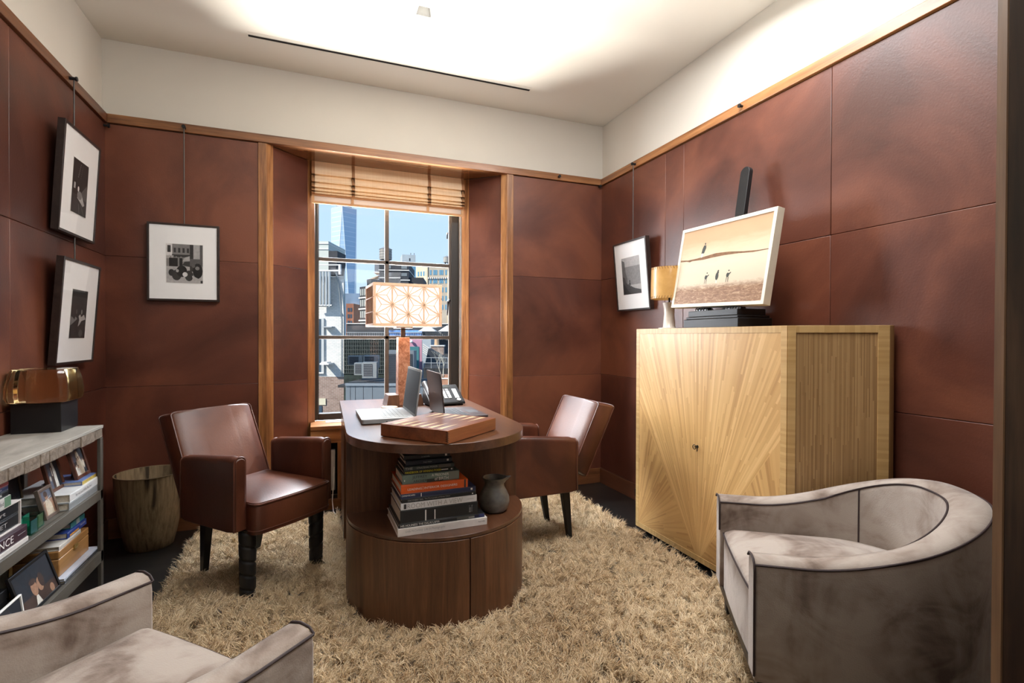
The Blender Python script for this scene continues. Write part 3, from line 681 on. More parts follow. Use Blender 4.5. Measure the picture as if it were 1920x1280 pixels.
def book(label, loc, rz, w, d, h, cov, group=None, texts=(), extra=None, cat='book', spine_round=0.0, name='book'):
    """origin: lower left corner of the spine; spine faces local -y"""
    t = thing(name, label, cat, loc, rz, group); ct = min(.003, h*.16)
    b = B(); b.box(0, w, 0, d, 0, ct); b.box(0, w, 0, d, h-ct, h); b.box(0, w, 0, ct, ct, h-ct); b.obj('cover', cov, t, bevel=min(.0015, ct*.45))
    b = B(); b.box(.004, w-.004, ct, d-.004, ct, h-ct); b.obj('page_block', M_page, t)
    for tx, mat, x, z, tw, th, *it in texts:
        lettering(tx, t, mat, tw, th, (x, -.0004, z), (PI/2, 0, 0), bool(it and it[0]))
    for x0, x1, z0, z1, mat in (extra or ()):
        b = B(); b.box(x0, x1, -.0003, .0005, z0, z1); b.obj('spine_mark', mat, t)
    return t
GB = 'books stacked in the desk niche'
def cov(c, r=.4, coat=.15): return plain(c, r, 0, .5, coat)
zz = .402
bx0, by0 = 1.428, -1.600
def nb(label, dx, dy, w, d, h, c, texts=(), extra=None, rz=0.02):
    global zz
    t = book(label, (bx0+dx, by0+dy, zz), rz-DROT*.0, w, d, h, c, GB, texts, extra); zz += h; return t
c_white, c_black, c_navy = cov((.70, .66, .64)), cov((.012, .014, .017)), cov((.018, .026, .075))
nb('large white book at the bottom of the niche stack', 0, 0, .368, .27, .031, c_white, [('Linda McCartney', M_grey, .03, .011, .068, .011), ('Life in Photographs', M_grey, .104, .010, .085, .012, True), ('TASCHEN', M_ink, .328, .013, .03, .006)])
nb('thin dark book on the large white book, second from the bottom of the niche stack', .004, .004, .355, .262, .016, c_black, [('HIS HOLINESS THE DALAI LAMA', M_wht, .008, .004, .155, .0085)], [(.235, .33, .001, .015, cov((.07, .075, .07))), (.285, .31, .004, .010, M_wht), (.31, .352, .001, .015, cov((.03, .045, .15)))])
nb('thick black book with two white strokes on its spine in the niche stack', .010, .004, .318, .25, .054, c_black, [('Sketches', M_grey, .280, .012, .008, .03), ('1961 1977', M_grey, .290, .012, .005, .03)], [(.098, .103, .003, .045, M_wht), (.136, .1395, .004, .042, M_wht)])
nb('white book with thin grey capitals reading ROOM WITH A VIEW in the niche stack', .012, .004, .312, .24, .027, cov((.66, .66, .69)), [('ROOM WITH A VIEW', M_grey, .026, .004, .225, .019), ('ANDERSON', M_grey, .268, .011, .03, .005)], [(.012, .022, .004, .023, M_ink)])
nb('black book with small grey title lying on the white ROOM WITH A VIEW book', .016, .004, .304, .235, .016, c_black, [('DISCOVERY INN', M_grey, .024, .005, .06, .006), ('The Photographs of Danny Clinch', M_grey, .09, .005, .104, .0065)], [(.287, .292, .005, .010, M_wht)])
nb('navy blue book directly under the orange book', .011, .003, .308, .238, .020, c_navy, [('CANDYSCAPES', M_wht, .005, .010, .052, .006)], [(.08, .083, .004, .017, M_wht), (.286, .294, .007, .015, M_wht)])
nb('bright orange book with white capitals on its spine', .013, .003, .272, .235, .034, cov((.62, .10, .015)), [('LEADING', M_wht, .026, .012, .056, .0085), ('INTERIOR DESIGNERS', M_wht, .092, .012, .135, .0085)], [(.086, .0868, .009, .024, M_wht), (.256, .263, .001, .033, M_ink)])
nb('sage green book with dark lettering lying on the orange book', .019, .014, .232, .17, .036, cov((.14, .20, .18)), [('JEFFREY', M_ink, .04, .017, .06, .014), ('ARCHER', M_ink, .044, .004, .055, .010), ('A PRISONER', M_wht, .118, .021, .07, .011), ('of BIRTH', M_wht, .13, .005, .056, .012)], [(.098, .165, .001, .013, cov((.03, .04, .04))), (.185, .228, .001, .035, cov((.20, .22, .20))), (.008, .011, .012, .018, M_wht)])
nb('thin black paperback with yellow title on the sage green book', .026, .022, .204, .16, .014, c_black, [('HANDBOOK OF WINNING POKER', plain((.75, .65, .02), .5, name='yellow_print'), .006, .0035, .145, .0085)], [(.152, .18, .006, .009, M_wht), (.192, .198, .004, .010, M_wht)])
nb('dark green paperback with grey title above the black paperback with yellow title', .028, .024, .205, .16, .016, cov((.035, .05, .05)), [('THE', M_grey, .004, .004, .03, .009), ('STRATEGIC POKER', M_grey, .05, .005, .085, .007)], [(.14, .19, .002, .014, cov((.10, .09, .085)))])
nb('dark navy book, second from the top of the niche stack', .036, .035, .19, .15, .022, cov((.012, .015, .03)), [('THE FIRM', M_grey, .07, .008, .035, .005)], [(.168, .176, .008, .016, M_wht)])
nb('black book topmost on the niche stack, just under the desk top', .030, .040, .19, .15, .020, cov((.010, .010, .012)), [('A NOVEL', M_grey, .07, .008, .035, .004)], [(.168, .176, .006, .014, M_wht)])
# pewter pitcher on the niche shelf
M_pew = NT('mottled_pewter'); g = M_pew; v = g.coord(); a = g.noise(v, 16, 4)
g.base(g.ramp(a, (.3, (.07, .07, .07)), (.55, (.17, .165, .155)), (.75, (.30, .28, .26)))); g.set(rough=.42, metal=.35); M_pew = g.m
pt = thing('stoneware_pitcher', 'dark grey wide-bellied pitcher beside the book stack in the desk niche', 'pitcher', (1.880, -1.44, .402), -.35)
pt.scale = (1.08, 1.08, .82)
n = 40; rs_ = []
for r_, z in ((.001, .0), (.044, .0), (.052, .008), (.060, .03), (.064, .055), (.062, .08), (.053, .108), (.043, .130), (.039, .147), (.041, .160), (.046, .174), (.049, .183), (.0465, .183), (.038, .165), (.036, .147), (.05, .10), (.055, .05), (.03, .01), (.001, .008)):
    ring = []
    for i in range(n):
        a = 2*PI*i/n; sp = math.exp(-((min(a, 2*PI-a))/.32)**2) * sstep((z-.14)/.045)
        ring.append(((r_+.022*sp)*math.cos(a), r_*math.sin(a)*(1-.15*sp), z+.006*sp))
    rs_.append(ring)
b = B(); b.rings(rs_); b.obj('body', M_pew, pt, smooth=60)

# ------------------------------------------------------------------ pictures
G_ = [plain((x, x*.98, x*.98), .5, name='photo_grey_%d' % i, var=.12, nscale=60) for i, x in enumerate((.008, .03, .09, .2, .4, .65))]
M_frame = wood('espresso_frame', (.012, .007, .006), (.022, .013, .011), (.035, .022, .018), 0, 2, .4, .15)
M_mat = plain((.88, .885, .89), .7, name='mat_board', var=.01)
g = NT('picture_glass'); M_pglass = _glass(g)
def pict(label, loc, rot, w, h, fr, fw, ft=.03, win_=None, polys=(), group=None, cat='picture', mat=M_mat, print_bg=0, mats=None, glass=True, name='framed_photograph', easel_back=None, print_mat=None):
    t = thing(name, label, cat, loc, 0, group, rot); mats = mats or G_
    b = B(); x0, x1, z0, z1 = -w/2, w/2, 0, h
    o4 = [(x0, z0), (x1, z0), (x1, z1), (x0, z1)]; i4 = [(x0+fw, z0+fw), (x1-fw, z0+fw), (x1-fw, z1-fw), (x0+fw, z1-fw)]
    def R4(q, y): return [(x, y, z) for x, z in q]
    b.rings([R4(o4, ft), R4(o4, 0), R4(i4, 0), R4(i4, .008)], True, True, False); b.obj('frame', fr, t, bevel=.0012)
    b = B(); b.poly(R4(i4, .006)[::1])
    iw, ih = w-2*fw, h-2*fw
    if win_:
        b.obj('mat_board', mat, t)
        u0, u1, v0, v1 = win_; px0, px1, pz0, pz1 = x0+w*u0, x0+w*u1, h*v0, h*v1
        b = B(); e_ = .003; b.box(px0-e_, px1+e_, .0052, .006, pz0-e_, pz1+e_); b.obj('mat_bevel', M_white, t)
        b = B()
    else:
        px0, px1, pz0, pz1 = x0+fw, x1-fw, z0+fw, z1-fw; b.bm.free(); b = B()
    y = .0046; b.poly([(px0, y, pz0), (px1, y, pz0), (px1, y, pz1), (px0, y, pz1)], print_bg)
    for k, (mi, pts) in enumerate(polys):
        yy = y-.00025-.00002*k
        b.poly([(lerp(px0, px1, u), yy, lerp(pz0, pz1, vv)) for u, vv in pts], mi)
    pr = b.obj('print', print_mat or mats, t)
    if glass:
        b = B(); b.poly(R4(i4, .003)); b.obj('glass', M_pglass, t)
    if easel_back:
        b = B(); b.hexa([(-.012, ft, h*.62), (.012, ft, h*.62), (.012, ft+.003, h*.62), (-.012, ft+.003, h*.62)], [(-.018, ft+easel_back-.003, .004), (.018, ft+easel_back-.003, .004), (.018, ft+easel_back, .002), (-.018, ft+easel_back, .002)]); b.obj('easel_strut', M_black, t)
    return t
def R_(x0, x1, z0, z1): return [(x0, z0), (x1, z0), (x1, z1), (x0, z1)]
def El(cx, cz, rx, rz, n=14): return [(cx+rx*math.cos(2*PI*i/n), cz+rz*math.sin(2*PI*i/n)) for i in range(n)]
GP = 'black framed photographs hung on the leather walls'
street = [(4, R_(0, 1, 0, .42)), (3, R_(0, .64, .42, 1)), (1, R_(.64, .74, .3, 1)), (4, R_(.74, .92, .62, 1)), (2, R_(.92, 1, .55, 1)), (5, R_(0, .16, .7, 1)), (1, R_(.03, .12, .78, .96))]
for k in range(4): street += [(1, R_(.2+k*.12, .26+k*.12, .78, .9))]
street += [(1, R_(.15, .64, .66, .73)), (4, R_(0, .2, .62, .70))]
for x in (.12, .19, .27, .40): street += [(0, R_(x-.045, x+.04, .42, .64)), (3, El(x, .66, .02, .025))]
street += [(4, [(.44, .55), (.64, .58), (.64, .7), (.5, .66)]), (1, [(.43, .46), (.64, .42), (.64, .56), (.5, .55)]), (2, R_(.64, 1, .45, .63))]
street += [(1, El(.28, .2, .13, .14)), (0, El(.42, .3, .15, .15)), (1, El(.62, .19, .12, .14)), (0, El(.86, .32, .14, .2)), (3, El(.85, .39, .06, .05)), (5, El(.51, .22, .07, .06)), (4, El(.3, .31, .04, .04)), (1, El(.14, .26, .08, .09)), (2, El(.74, .45, .05, .05)), (4, [(.7, .2), (.92, .1), (.84, .05), (.72, .12)]), (1, R_(.94, 1, 0, .07))]
pict('black framed square street photograph on the rear wall, left of the window', (.209+.186, -.035, 1.392), (0, 0, 0), .372, .463, M_frame, .0115, .028, (.26, .765, .235, .735), street, GP, print_bg=3)
nite = [(1, R_(0, 1, 0, .35)), (2, [(.55, .4), (.95, .62), (1, .5), (1, .3), (.6, .33)]), (4, [(.35, .3), (.6, .42), (.85, .22), (.75, .18), (.5, .26)]), (3, El(.5, .36, .16, .08)), (5, El(.4, .47, .05, .05)), (4, R_(.1, .2, .45, .56))]
for k in range(7): nite += [(3, R_(.33+.02*k, .37+.02*k, .68+.04*k, .705+.04*k)), (2, R_(.5+.015*k, .53+.015*k, .68+.04*k, .70+.04*k))]
nite += [(3, [(.45, .2), (.47, .2), (.55, 0), (.53, 0)]), (3, [(.6, .2), (.62, .2), (.86, 0), (.84, 0)])]
pict('black framed dark street photograph, upper of two on the wall above the bookcase', (.045, -.696+.205, 1.664), (.059, 0, PI/2), .41, .507, M_frame, .012, .030, (.29, .70, .22, .73), nite, GP, print_bg=0)
danc = [(0, R_(0, 1, .86, 1)), (3, [(0, .25), (.2, .32), (.42, .4), (.3, .45), (.25, .38), (.05, .45), (.0, .42)]), (4, [(.5, .24), (.62, .3), (.7, .36), (.97, .4), (.85, .5), (.66, .44), (.6, .5), (.5, .46), (.55, .38)]), (3, El(.68, .55, .05, .05)), (2, El(.35, .55, .05, .05)), (1, R_(0, 1, 0, .2)), (2, El(.7, .1, .12, .08))]
pict('black framed photograph of pale dancing figures, lower of two on the wall above the bookcase', (.045, -.729+.209, 1.046), (.072, 0, PI/2), .418, .496, M_frame, .012, .030, (.29, .70, .25, .72), danc, GP, print_bg=1)
mist = [(3, R_(0, 1, .25, .75)), (2, [(0, .95), (.16, .9), (.2, .6), (.28, .42), (.2, 0), (0, 0)]), (1, [(0, 0), (0, .5), (.14, .46), (.2, .3), (.5, .18), (1, .1), (1, 0)]), (0, [(.36, .12), (.42, .12), (.44, .3), (.39, .34), (.36, .3)]), (0, El(.4, .36, .03, .03)), (0, [(0, 0), (0, .3), (.12, .26), (.3, .08), (.5, 0)])]
for k in range(6): mist.append((1, [(.2+.08*k, .3-.03*k), (.24+.08*k, .32-.03*k), (.4+.09*k, .05), (.38+.09*k, .04)]))
pict('black framed misty path photograph on the wall beside the parchment lamp', (3.264, -.704+.2015, 1.376), (.092, 0, -PI/2), .403, .500, M_frame, .012, .034, (.235, .775, .235, .765), mist, GP, print_bg=4)
# hooks and rods that carry the pictures
M_rod = plain((.10, .095, .09), .45, .6, name='rod_metal')
def hanger(label, x, y, z, z1, nx, ny):
    t = thing('picture_hanger', label, 'picture hanger', (x, y, z), 0, 'rods and hooks for the pictures')
    b = B(); b.tube([(-nx*.004, -ny*.004, 0), (nx*.028, ny*.028, 0)], .008, 12); b.tube([(nx*.026, ny*.026, 0), (nx*.032, ny*.032, 0)], .011, 12); b.obj('hook', M_black, t, smooth=50)
    b = B(); b.tube([(nx*.018, ny*.018, .004), (nx*.018, ny*.018, z1-z)], .0032, 8); b.obj('rod', M_rod, t, smooth=50)
hanger('dark rod hanging the two framed photographs on the side wall above the bookcase', .014, -.491, 2.437, 1.05, 1, 0)
hanger('dark rod hanging the square street photograph on the rear wall', .398, -.014, 2.434, 1.85, 0, -1)
hanger('dark rod hanging the misty path photograph on the wall beside the cabinet', W-.014, -.486, 2.433, 1.87, -1, 0)
def knob(label, x, y, z, nx, ny):
    b = B(); b.tube([(x-nx*.004, y-ny*.004, z), (x+nx*.018, y+ny*.018, z)], .007, 12); b.tube([(x+nx*.016, y+ny*.016, z), (x+nx*.024, y+ny*.024, z)], .011, 12)
    tag(b.obj('rail_knob', M_black, smooth=50), label, 'knob', 'spare knobs on the picture rail')
knob('small dark knob on the rear picture rail, right of the window', 2.907, -.014, 2.436, 0, -1)
knob('small dark knob on the picture rail above the painting', W-.014, -1.468, 2.436, -1, 0)
knob('small dark fitting in the rear corner under the rail, on the cabinet side', W-.03, -.012, 2.40, 0, -1)
knob('small dark fitting in the rear corner under the rail, on the bookcase side', .008, -.03, 2.385, 1, 0)

# ------------------------------------------------------------------ lamp on the desk
LYAW = .05
lp = thing('lattice_lamp', 'desk lamp with copper column and square lattice paper shade in front of the window', 'lamp', (1.632, -.455, DZ), LYAW)
g = NT('copper_patina'); v = g.coord(); a = g.noise(v, 34, 5, .65, 1.2)
g.base(g.ramp(a, (.3, (.24, .085, .04)), (.5, (.50, .215, .12)), (.72, (.72, .42, .28)))); g.set(rough=.42, metal=.35); g.bump(a, .25, .003); M_cop = g.m
b = B(); b.hexa([(x*.037, y*.037, 0) for x, y in ((-1, -1), (1, -1), (1, 1), (-1, 1))], [(x*.034, y*.034, .413) for x, y in ((-1, -1), (1, -1), (1, 1), (-1, 1))]); b.obj('column', M_cop, lp, bevel=.002)
for sg in (-1, 1):
    b = B(); b.hexa([(sg*.036, -.075, 0), (sg*.112, -.075, 0), (sg*.112, .075, 0), (sg*.036, .075, 0)], [(sg*.036, -.065, .068), (sg*.098, -.065, .068), (sg*.098, .065, .068), (sg*.036, .065, .068)]); b.obj('base_wing', M_desk, lp, bevel=.0015)
b = B(); b.lathe([(.0145, .412), (.0145, .47)], 20); b.obj('neck', plain((.035, .018, .012), .4, .4, name='dark_neck'), lp, smooth=50)
SW, SDp, SZ0, SZ1 = .404, .30, .477, .727
b = B(); b.box(-.05, .05, -.05, .05, .468, .478); b.obj('shade_plate', plain((.035, .018, .012), .4, .4, name='dark_neck2'), lp)
M_lat = plain((.88, .58, .38), .5, name='pale_cedar', var=.08, nscale=50); M_lat_d = plain((.50, .255, .125), .6, name='cedar_side', var=.08, nscale=50)
fw = .016; hx, hy = SW/2, SDp/2
b = B()
for z0, z1 in ((SZ0, SZ0+fw), (SZ1-fw, SZ1)):
    b.box(-hx, hx, -hy, -hy+.014, z0, z1); b.box(-hx, hx, hy-.014, hy, z0, z1)
    b.box(-hx, -hx+.014, -hy+.014, hy-.014, z0, z1); b.box(hx-.014, hx, -hy+.014, hy-.014, z0, z1)
for x in (-1, 1):
    for y in (-1, 1): b.box(min(x*hx, x*(hx-fw)), max(x*hx, x*(hx-fw)), min(y*hy, y*(hy-.014)), max(y*hy, y*(hy-.014)), SZ0+fw, SZ1-fw)
b.obj('shade_frame', M_lat, lp, bevel=.001)
def bar2(bb, a, c, th, y0, y1):
    d = Vector((c[0]-a[0], c[1]-a[1])); d.normalize(); nx, nz = -d.y*th/2, d.x*th/2
    p = [(a[0]+nx, a[1]+nz), (c[0]+nx, c[1]+nz), (c[0]-nx, c[1]-nz), (a[0]-nx, a[1]-nz)]
    bb.hexa([(x, y0, z) for x, z in p], [(x, y1, z) for x, z in p])
def asanoha(face_y, sgn):
    bb = B(); x0, x1, z0, z1 = -hx+fw, hx-fw, SZ0+fw, SZ1-fw; s = (z1-z0)/2; a = (x1-x0)/4
    pts = {}
    for i in range(5):
        for j in range(-1, 4):
            z = z0+s*j+(0 if i % 2 else .5*s)
            pts[(i, j)] = (x0+a*i, z)
    def clip(p, q):
        t0, t1 = 0, 1; dz = q[1]-p[1]
        if abs(dz) > 1e-9:
            ta, tb = (z0-p[1])/dz, (z1-p[1])/dz; t0, t1 = max(0, min(ta, tb)), min(1, max(ta, tb))
        elif not z0-1e-6 <= p[1] <= z1+1e-6: return None
        if t1-t0 < 1e-6: return None
        f = lambda t: (lerp(p[0], q[0], t), lerp(p[1], q[1], t)); return f(t0), f(t1)
    def add(p, q, th, dep):
        c = clip(p, q)
        if c: bar2(bb, c[0], c[1], th, face_y, face_y+sgn*dep)
    for (i, j), p in pts.items():
        if i not in (0, 4) and (i, j+1) in pts: add(p, pts[(i, j+1)], .0075, .0115)
        if i < 4:
            up, dn = ((i+1, j), (i+1, j-1)) if i % 2 == 0 else ((i+1, j), (i+1, j-1))
            nb_ = sorted([pts[k] for k in pts if k[0] == i+1 and abs(pts[k][1]-p[1]) < s*.51], key=lambda q: q[1])
            for q in nb_: add(p, q, .0058, .011)
            if len(nb_) == 2:
                c = ((p[0]+nb_[0][0]+nb_[1][0])/3, (p[1]+nb_[0][1]+nb_[1][1])/3)
                for q in [p]+nb_: add(c, q, .0034, .010)
            if (i, j+1) in pts:
                p2 = pts[(i, j+1)]; q = [pts[k] for k in pts if k[0] == i+1 and abs(pts[k][1]-(p[1]+s/2)) < 1e-4]
                if q:
                    c = ((p[0]+p2[0]+q[0][0])/3, (p[1]+p2[1]+q[0][1])/3)
                    for k in (p, p2, q[0]): add(c, k, .0034, .010)
    return bb
asanoha(-hy+.001, 1).obj('lattice', M_lat, lp); asanoha(hy-.001, -1).obj('lattice', M_lat, lp)
for sg in (-1, 1):
    b = B(); xs = sorted((sg*hx, sg*(hx-.006))); b.box(sg*(hx-.006) - .002, sg*(hx-.006)+.002, -hy+.014, hy-.014, SZ0+fw, SZ1-fw)
    for k in range(1, 6): y = lerp(-hy, hy, k/6); b.box(xs[0], xs[1], y-.0025, y+.0025, SZ0+fw, SZ1-fw)
    for k in (1, 2): z = lerp(SZ0, SZ1, k/3); b.box(xs[0], xs[1], -hy, hy, z-.003, z+.003)
    b.obj('side_panel', M_lat_d, lp)
g = NT('lit_paper'); g.base((.8, .78, .74)); g.emission((1, .97, .94), .75); M_paper = g.m
for sg in (-1, 1):
    b = B(); y = sg*(hy-.0125); b.box(-hx+.008, hx-.008, min(y, y+sg*.001), max(y, y+sg*.001), SZ0+.006, SZ1-.006); b.obj('paper_screen', M_paper, lp)
lampbulb = light('lattice_lamp_bulb', 'POINT', (1.63, -.336, DZ+.617), (0, 0, 0), 23, (1, .975, .94), shadow_soft_size=.012)
# ------------------------------------------------------------------ things on the desk
M_sil, M_key = plain((.27, .285, .295), .55, .2, name='silver_case'), plain((.35, .37, .375), .6, name='silver_key')
M_scr = plain((.010, .018, .022), .5, 0, .2, name='dark_screen', var=.02); M_scr2 = M_scr
def laptop(label, loc, rz, w, d, th, lid_h, lean, case, keymat, deckmat, lidmat, mark=None):
    """hinge along local y at x = 0, keys toward local -x, lid leaning to +x"""
    t = thing('laptop', label, 'laptop', loc, rz)
    b = B(); b.prism([(x-d/2, y) for x, y in rrect(d, w, .012, 4)], .003, th); base = b.obj('base', case, t, bevel=.0012)
    b = B(); b.box(-d*.60, -.02, -w*.43, w*.43, th, th+.0003); b.obj('keyboard_deck', deckmat, base)
    b = B()
    for r in range(6):
        x = -d*.585+r*(d*.56-.02)/6; cols = 14
        if r == 0: cells = [(-.42, -.30), (-.28, -.16), (-.14, .16), (.18, .29), (.31, .42)]
        else: cells = [(-.42+.84*c/cols, -.42+.84*(c+.86)/cols) for c in range(cols)]
        for a, c in cells: b.box(x, x+(d*.56-.02)/6*.84, a*w, c*w, th+.0002, th+.0016)
    b.obj('keyboard', keymat, base)
    b = B(); b.box(-d*.93, -d*.68, -.05, .05, th, th+.0003); b.obj('touchpad', keymat, base)
    b = B(); b.box(-d*.30, -d*.27, -w/2-.0002, -w/2+.001, .008, .012); b.box(-d*.45, -d*.38, -w/2-.0002, -w/2+.001, .007, .013); b.box(-d*.55, -d*.52, -w/2-.0002, -w/2+.001, .008, .012); b.obj('port', M_gap, base)
    for sy in (-1, 1):
        b = B(); b.box(-d*.9, -d*.86, sy*w*.42-.01, sy*w*.42+.01, 0, .0035); b.box(-.03, -.02, sy*w*.42-.01, sy*w*.42+.01, 0, .0035); b.obj('foot', M_gap, t)
    Ml = T(.0, 0, th-.004, ry=lean)
    b = B(); b.rings([[(x, y, z+lid_h/2) for y, z in rrect(w, lid_h, .01, 4)] for x in (0, .007)], M=Ml); lid = b.obj('lid', lidmat, t, bevel=.001)
    b = B(); b.box(-.0006, .001, -w/2+.010, w/2-.010, .016, lid_h-.012, M=Ml); b.obj('screen', M_scr, lid)
    if mark:
        b = B(); b.box(.0068, .0074, -.022, .022, lid_h*.5-.003, lid_h*.5+.003, M=Ml); b.obj('lid_mark', mark, lid)
    return t
laptop('open silver laptop at the left side of the desk', (1.583, -.93, DZ), 0.0, .37, .25, .024, .235, .13, M_sil, M_key, M_sil, M_sil)
M_dk = plain((.062, .050, .052), .38, .5, name='umber_case'); M_dkey = plain((.02, .02, .022), .5, name='dark_key')
laptop('open dark brown laptop with its lid back toward the silver laptop', (1.737, -.945, DZ), PI, .33, .228, .014, .225, .10, M_dk, M_dkey, M_dk, M_dk, plain((.16, .12, .09), .4, .6, name='lid_mark'))
b = B(); b.lathe([(.001, 0), (.045, 0), (.046, .004), (.046, .016), (.044, .0185), (.001, .0185)], 40)
tag(b.obj('wooden_box', plain((.52, .31, .15), .45, name='pale_round_wood', var=.1), smooth=40, loc=(1.525, -.655, DZ)), 'small round pale wood box behind the silver laptop', 'box')
# telephone
ph = thing('desk_phone', 'black office telephone on the desk behind the dark laptop', 'telephone', (1.868, -.53, DZ), .10)
def pq(u, v, h_=0): # local frame of the sloped face
    return (u, lerp(-.075, .075, v), lerp(.022, .115, v)+h_)
b = B(); b.hexa([(-.115, -.078, .008), (.115, -.078, .008), (.115, .08, .008), (-.115, .08, .008)], [pq(-.112, 0), pq(.112, 0), pq(.108, 1), pq(-.108, 1)]); b.obj('body', M_black, ph, bevel=.004)
b = B(); b.box(-.10, -.08, -.07, -.05, 0, .01); b.box(.08, .10, -.07, -.05, 0, .01); b.box(-.1, .1, .05, .07, 0, .01); b.obj('foot', M_black, ph)
def key(bb, u0, u1, v0, v1, hh=.003):
    bb.hexa([pq(u0, v0), pq(u1, v0), pq(u1, v1), pq(u0, v1)], [pq(u0, v0, hh), pq(u1, v0, hh), pq(u1, v1, hh), pq(u0, v1, hh)])
M_pk = plain((.55, .56, .56), .5, name='phone_key')
b = B()
for r in range(4):
    for c in range(3): key(b, -.035+c*.027, -.016+c*.027, .22+r*.095, .285+r*.095)
b.obj('keypad', M_pk, ph)
b = B(); key(b, .062, .088, .22, .72, .0015); b.obj('label_card', M_white, ph)
b = B(); key(b, -.03, .055, .80, .93, .0015); b.obj('display', plain((.05, .055, .05), .25, name='phone_display'), ph)
b = B()
for r in range(3):
    for c in range(3): key(b, -.036+c*.027, -.016+c*.027, .61+r*.055, .635+r*.055, .001)
b.obj('function_key', M_grey, ph)
b = B(); b.lathe([(.001, 0), (.013, 0), (.012, .003), (.001, .003)], 20, M=T(*pq(.078, .12), rx=.42)); b.obj('navigation_key', M_pk, ph)
b = B(); b.tube([(-.095, -.075, .05), (-.095, -.05, .063), (-.095, 0, .078), (-.095, .05, .108), (-.095, .085, .125)], [.020, .015, .013, .016, .021], 12); b.obj('handset', M_black, ph, smooth=50)
b = B(); b.tube([(-.095+.006*math.cos(k*.9), -.09-.02*math.sin(k*.02)-.0005*k, .012+.0006*abs(k-30)+.006*math.sin(k*.9)) for k in range(60)], .002, 5); b.obj('handset_cord', M_black, ph, smooth=50)
# backgammon case
bk = thing('backgammon_case', 'closed wooden backgammon case with inlaid points on the rounded end of the desk', 'game board', (0, 0, 0))
pn, pL, pR = Vector((1.604, -1.684, DZ)), Vector((1.387, -1.420, DZ)), Vector((1.883, -1.450, DZ)); ex = (pR-pn); ey = (pL-pn)
lx, ly = ex.length, ey.length; bk.location = pn; bk.rotation_euler = (0, 0, math.atan2(ex.y, ex.x))
skew = (ey.dot(ex.normalized())); ly = math.sqrt(max(.01, ly*ly-skew*skew))
M_maho = wood('mahogany', (.13, .036, .014), (.235, .072, .026), (.34, .125, .048), 0, 1.1, .32, .3); M_maho_t = wood('mahogany_top', (.10, .030, .016), (.165, .052, .025), (.22, .08, .038), 1, 1.0, .3, .15)
bh = .054
b = B(); b.box(0, lx, 0, ly, .002, bh); case_ = b.obj('case', M_maho, bk, bevel=.0012)
b = B(); b.box(.006, lx-.006, .006, ly-.006, 0, .0025); b.obj('felt_base', plain((.03, .06, .025), .9, name='green_felt'), bk)
b = B(); b.box(.012, lx-.012, .012, ly-.012, bh, bh+.0006); top_ = b.obj('inlaid_top', M_maho_t, bk)
M_pt = plain((.78, .62, .36), .35, name='maple_inlay', coat=.3)
for k in range(6):
    for sd in (0, 1):
        b = B(); y = lerp(.03, ly-.03, (k+.5)/6); hw_ = .011
        q = [(.020, y-hw_), (.020, y+hw_), (lx*.40, y)] if sd else [(lx-.020, y+hw_), (lx-.020, y-hw_), (lx*.60, y)]
        b.prism(q, bh+.0005, bh+.0010); b.obj('inlaid_point', M_pt, top_)
b = B()
for k in range(6): b.box(-.0003, .009, -.0003, .002, .008+k*.007, .0115+k*.007); b.box(-.0003, .002, -.0003, .009, .0115+k*.007, .015+k*.007)
b.obj('finger_joint', plain((.055, .018, .008), .5, name='end_grain'), case_)
b = B(); b.tube([(lx+.001, ly*.52, bh-.004), (lx+.004, ly*.50, bh-.009), (lx+.001, ly*.48, bh-.013)], .002, 6); b.obj('clasp', plain((.6, .5, .35), .3, .8, name='brass'), bk)
# ------------------------------------------------------------------ on the straw cabinet
pa_c = Vector((3.06, -1.543, 1.565)); w_, h_ = .662, .451
g = NT('sand_painting'); v = g.coord(); X, Y, Z = g.xyz(v); n1 = g.noise(g.coord((3, 1, 14)), 2.2, 5, .6, .5); n2 = g.noise(g.coord((9, 1, 30)), 3, 5, .7, 1)
zf = g.math('ADD', g.math('DIVIDE', Z, h_), g.math('MULTIPLY', g.math('SUBTRACT', n1, .5), .16))
sky = g.ramp(zf, (.0, (.52, .41, .29)), (.30, (.56, .46, .34)), (.52, (.60, .50, .375)), (.66, (.56, .43, .29)), (.80, (.46, .30, .175)), (1.0, (.42, .255, .14)))
gr = g.ramp(n2, (.25, (.13, .065, .035)), (.5, (.25, .135, .075)), (.75, (.55, .38, .24)))
mask = g.ramp(g.math('ADD', g.math('DIVIDE', Z, h_), g.math('MULTIPLY', g.math('SUBTRACT', n2, .5), .10)), (.21, (1, 1, 1)), (.28, (0, 0, 0)))
g.base(g.mix(mask, sky, gr)); g.set(rough=.6)
M_fig, M_ridge, M_pale = plain((.04, .045, .04), .7, name='painted_figure'), plain((.17, .085, .04), .7, name='painted_ridge', var=.3, nscale=40), plain((.78, .70, .58), .7, name='painted_pale')
ridge = [(0, .615), (.1, .60), (.2, .605), (.3, .615), (.45, .635), (.6, .625), (.75, .60), (.9, .585), (1, .585), (1, .575), (.85, .57), (.7, .585), (.55, .59), (.42, .585), (.3, .575), (.16, .58), (.13, .57), (.08, .585), (0, .59)]
figs = [(2, ridge), (1, [(.265, .66), (.30, .66), (.318, .73), (.312, .765), (.285, .765), (.272, .72)]), (1, El(.30, .785, .008, .014)), (3, [(.268, .61), (.285, .61), (.29, .66), (.27, .66)])]
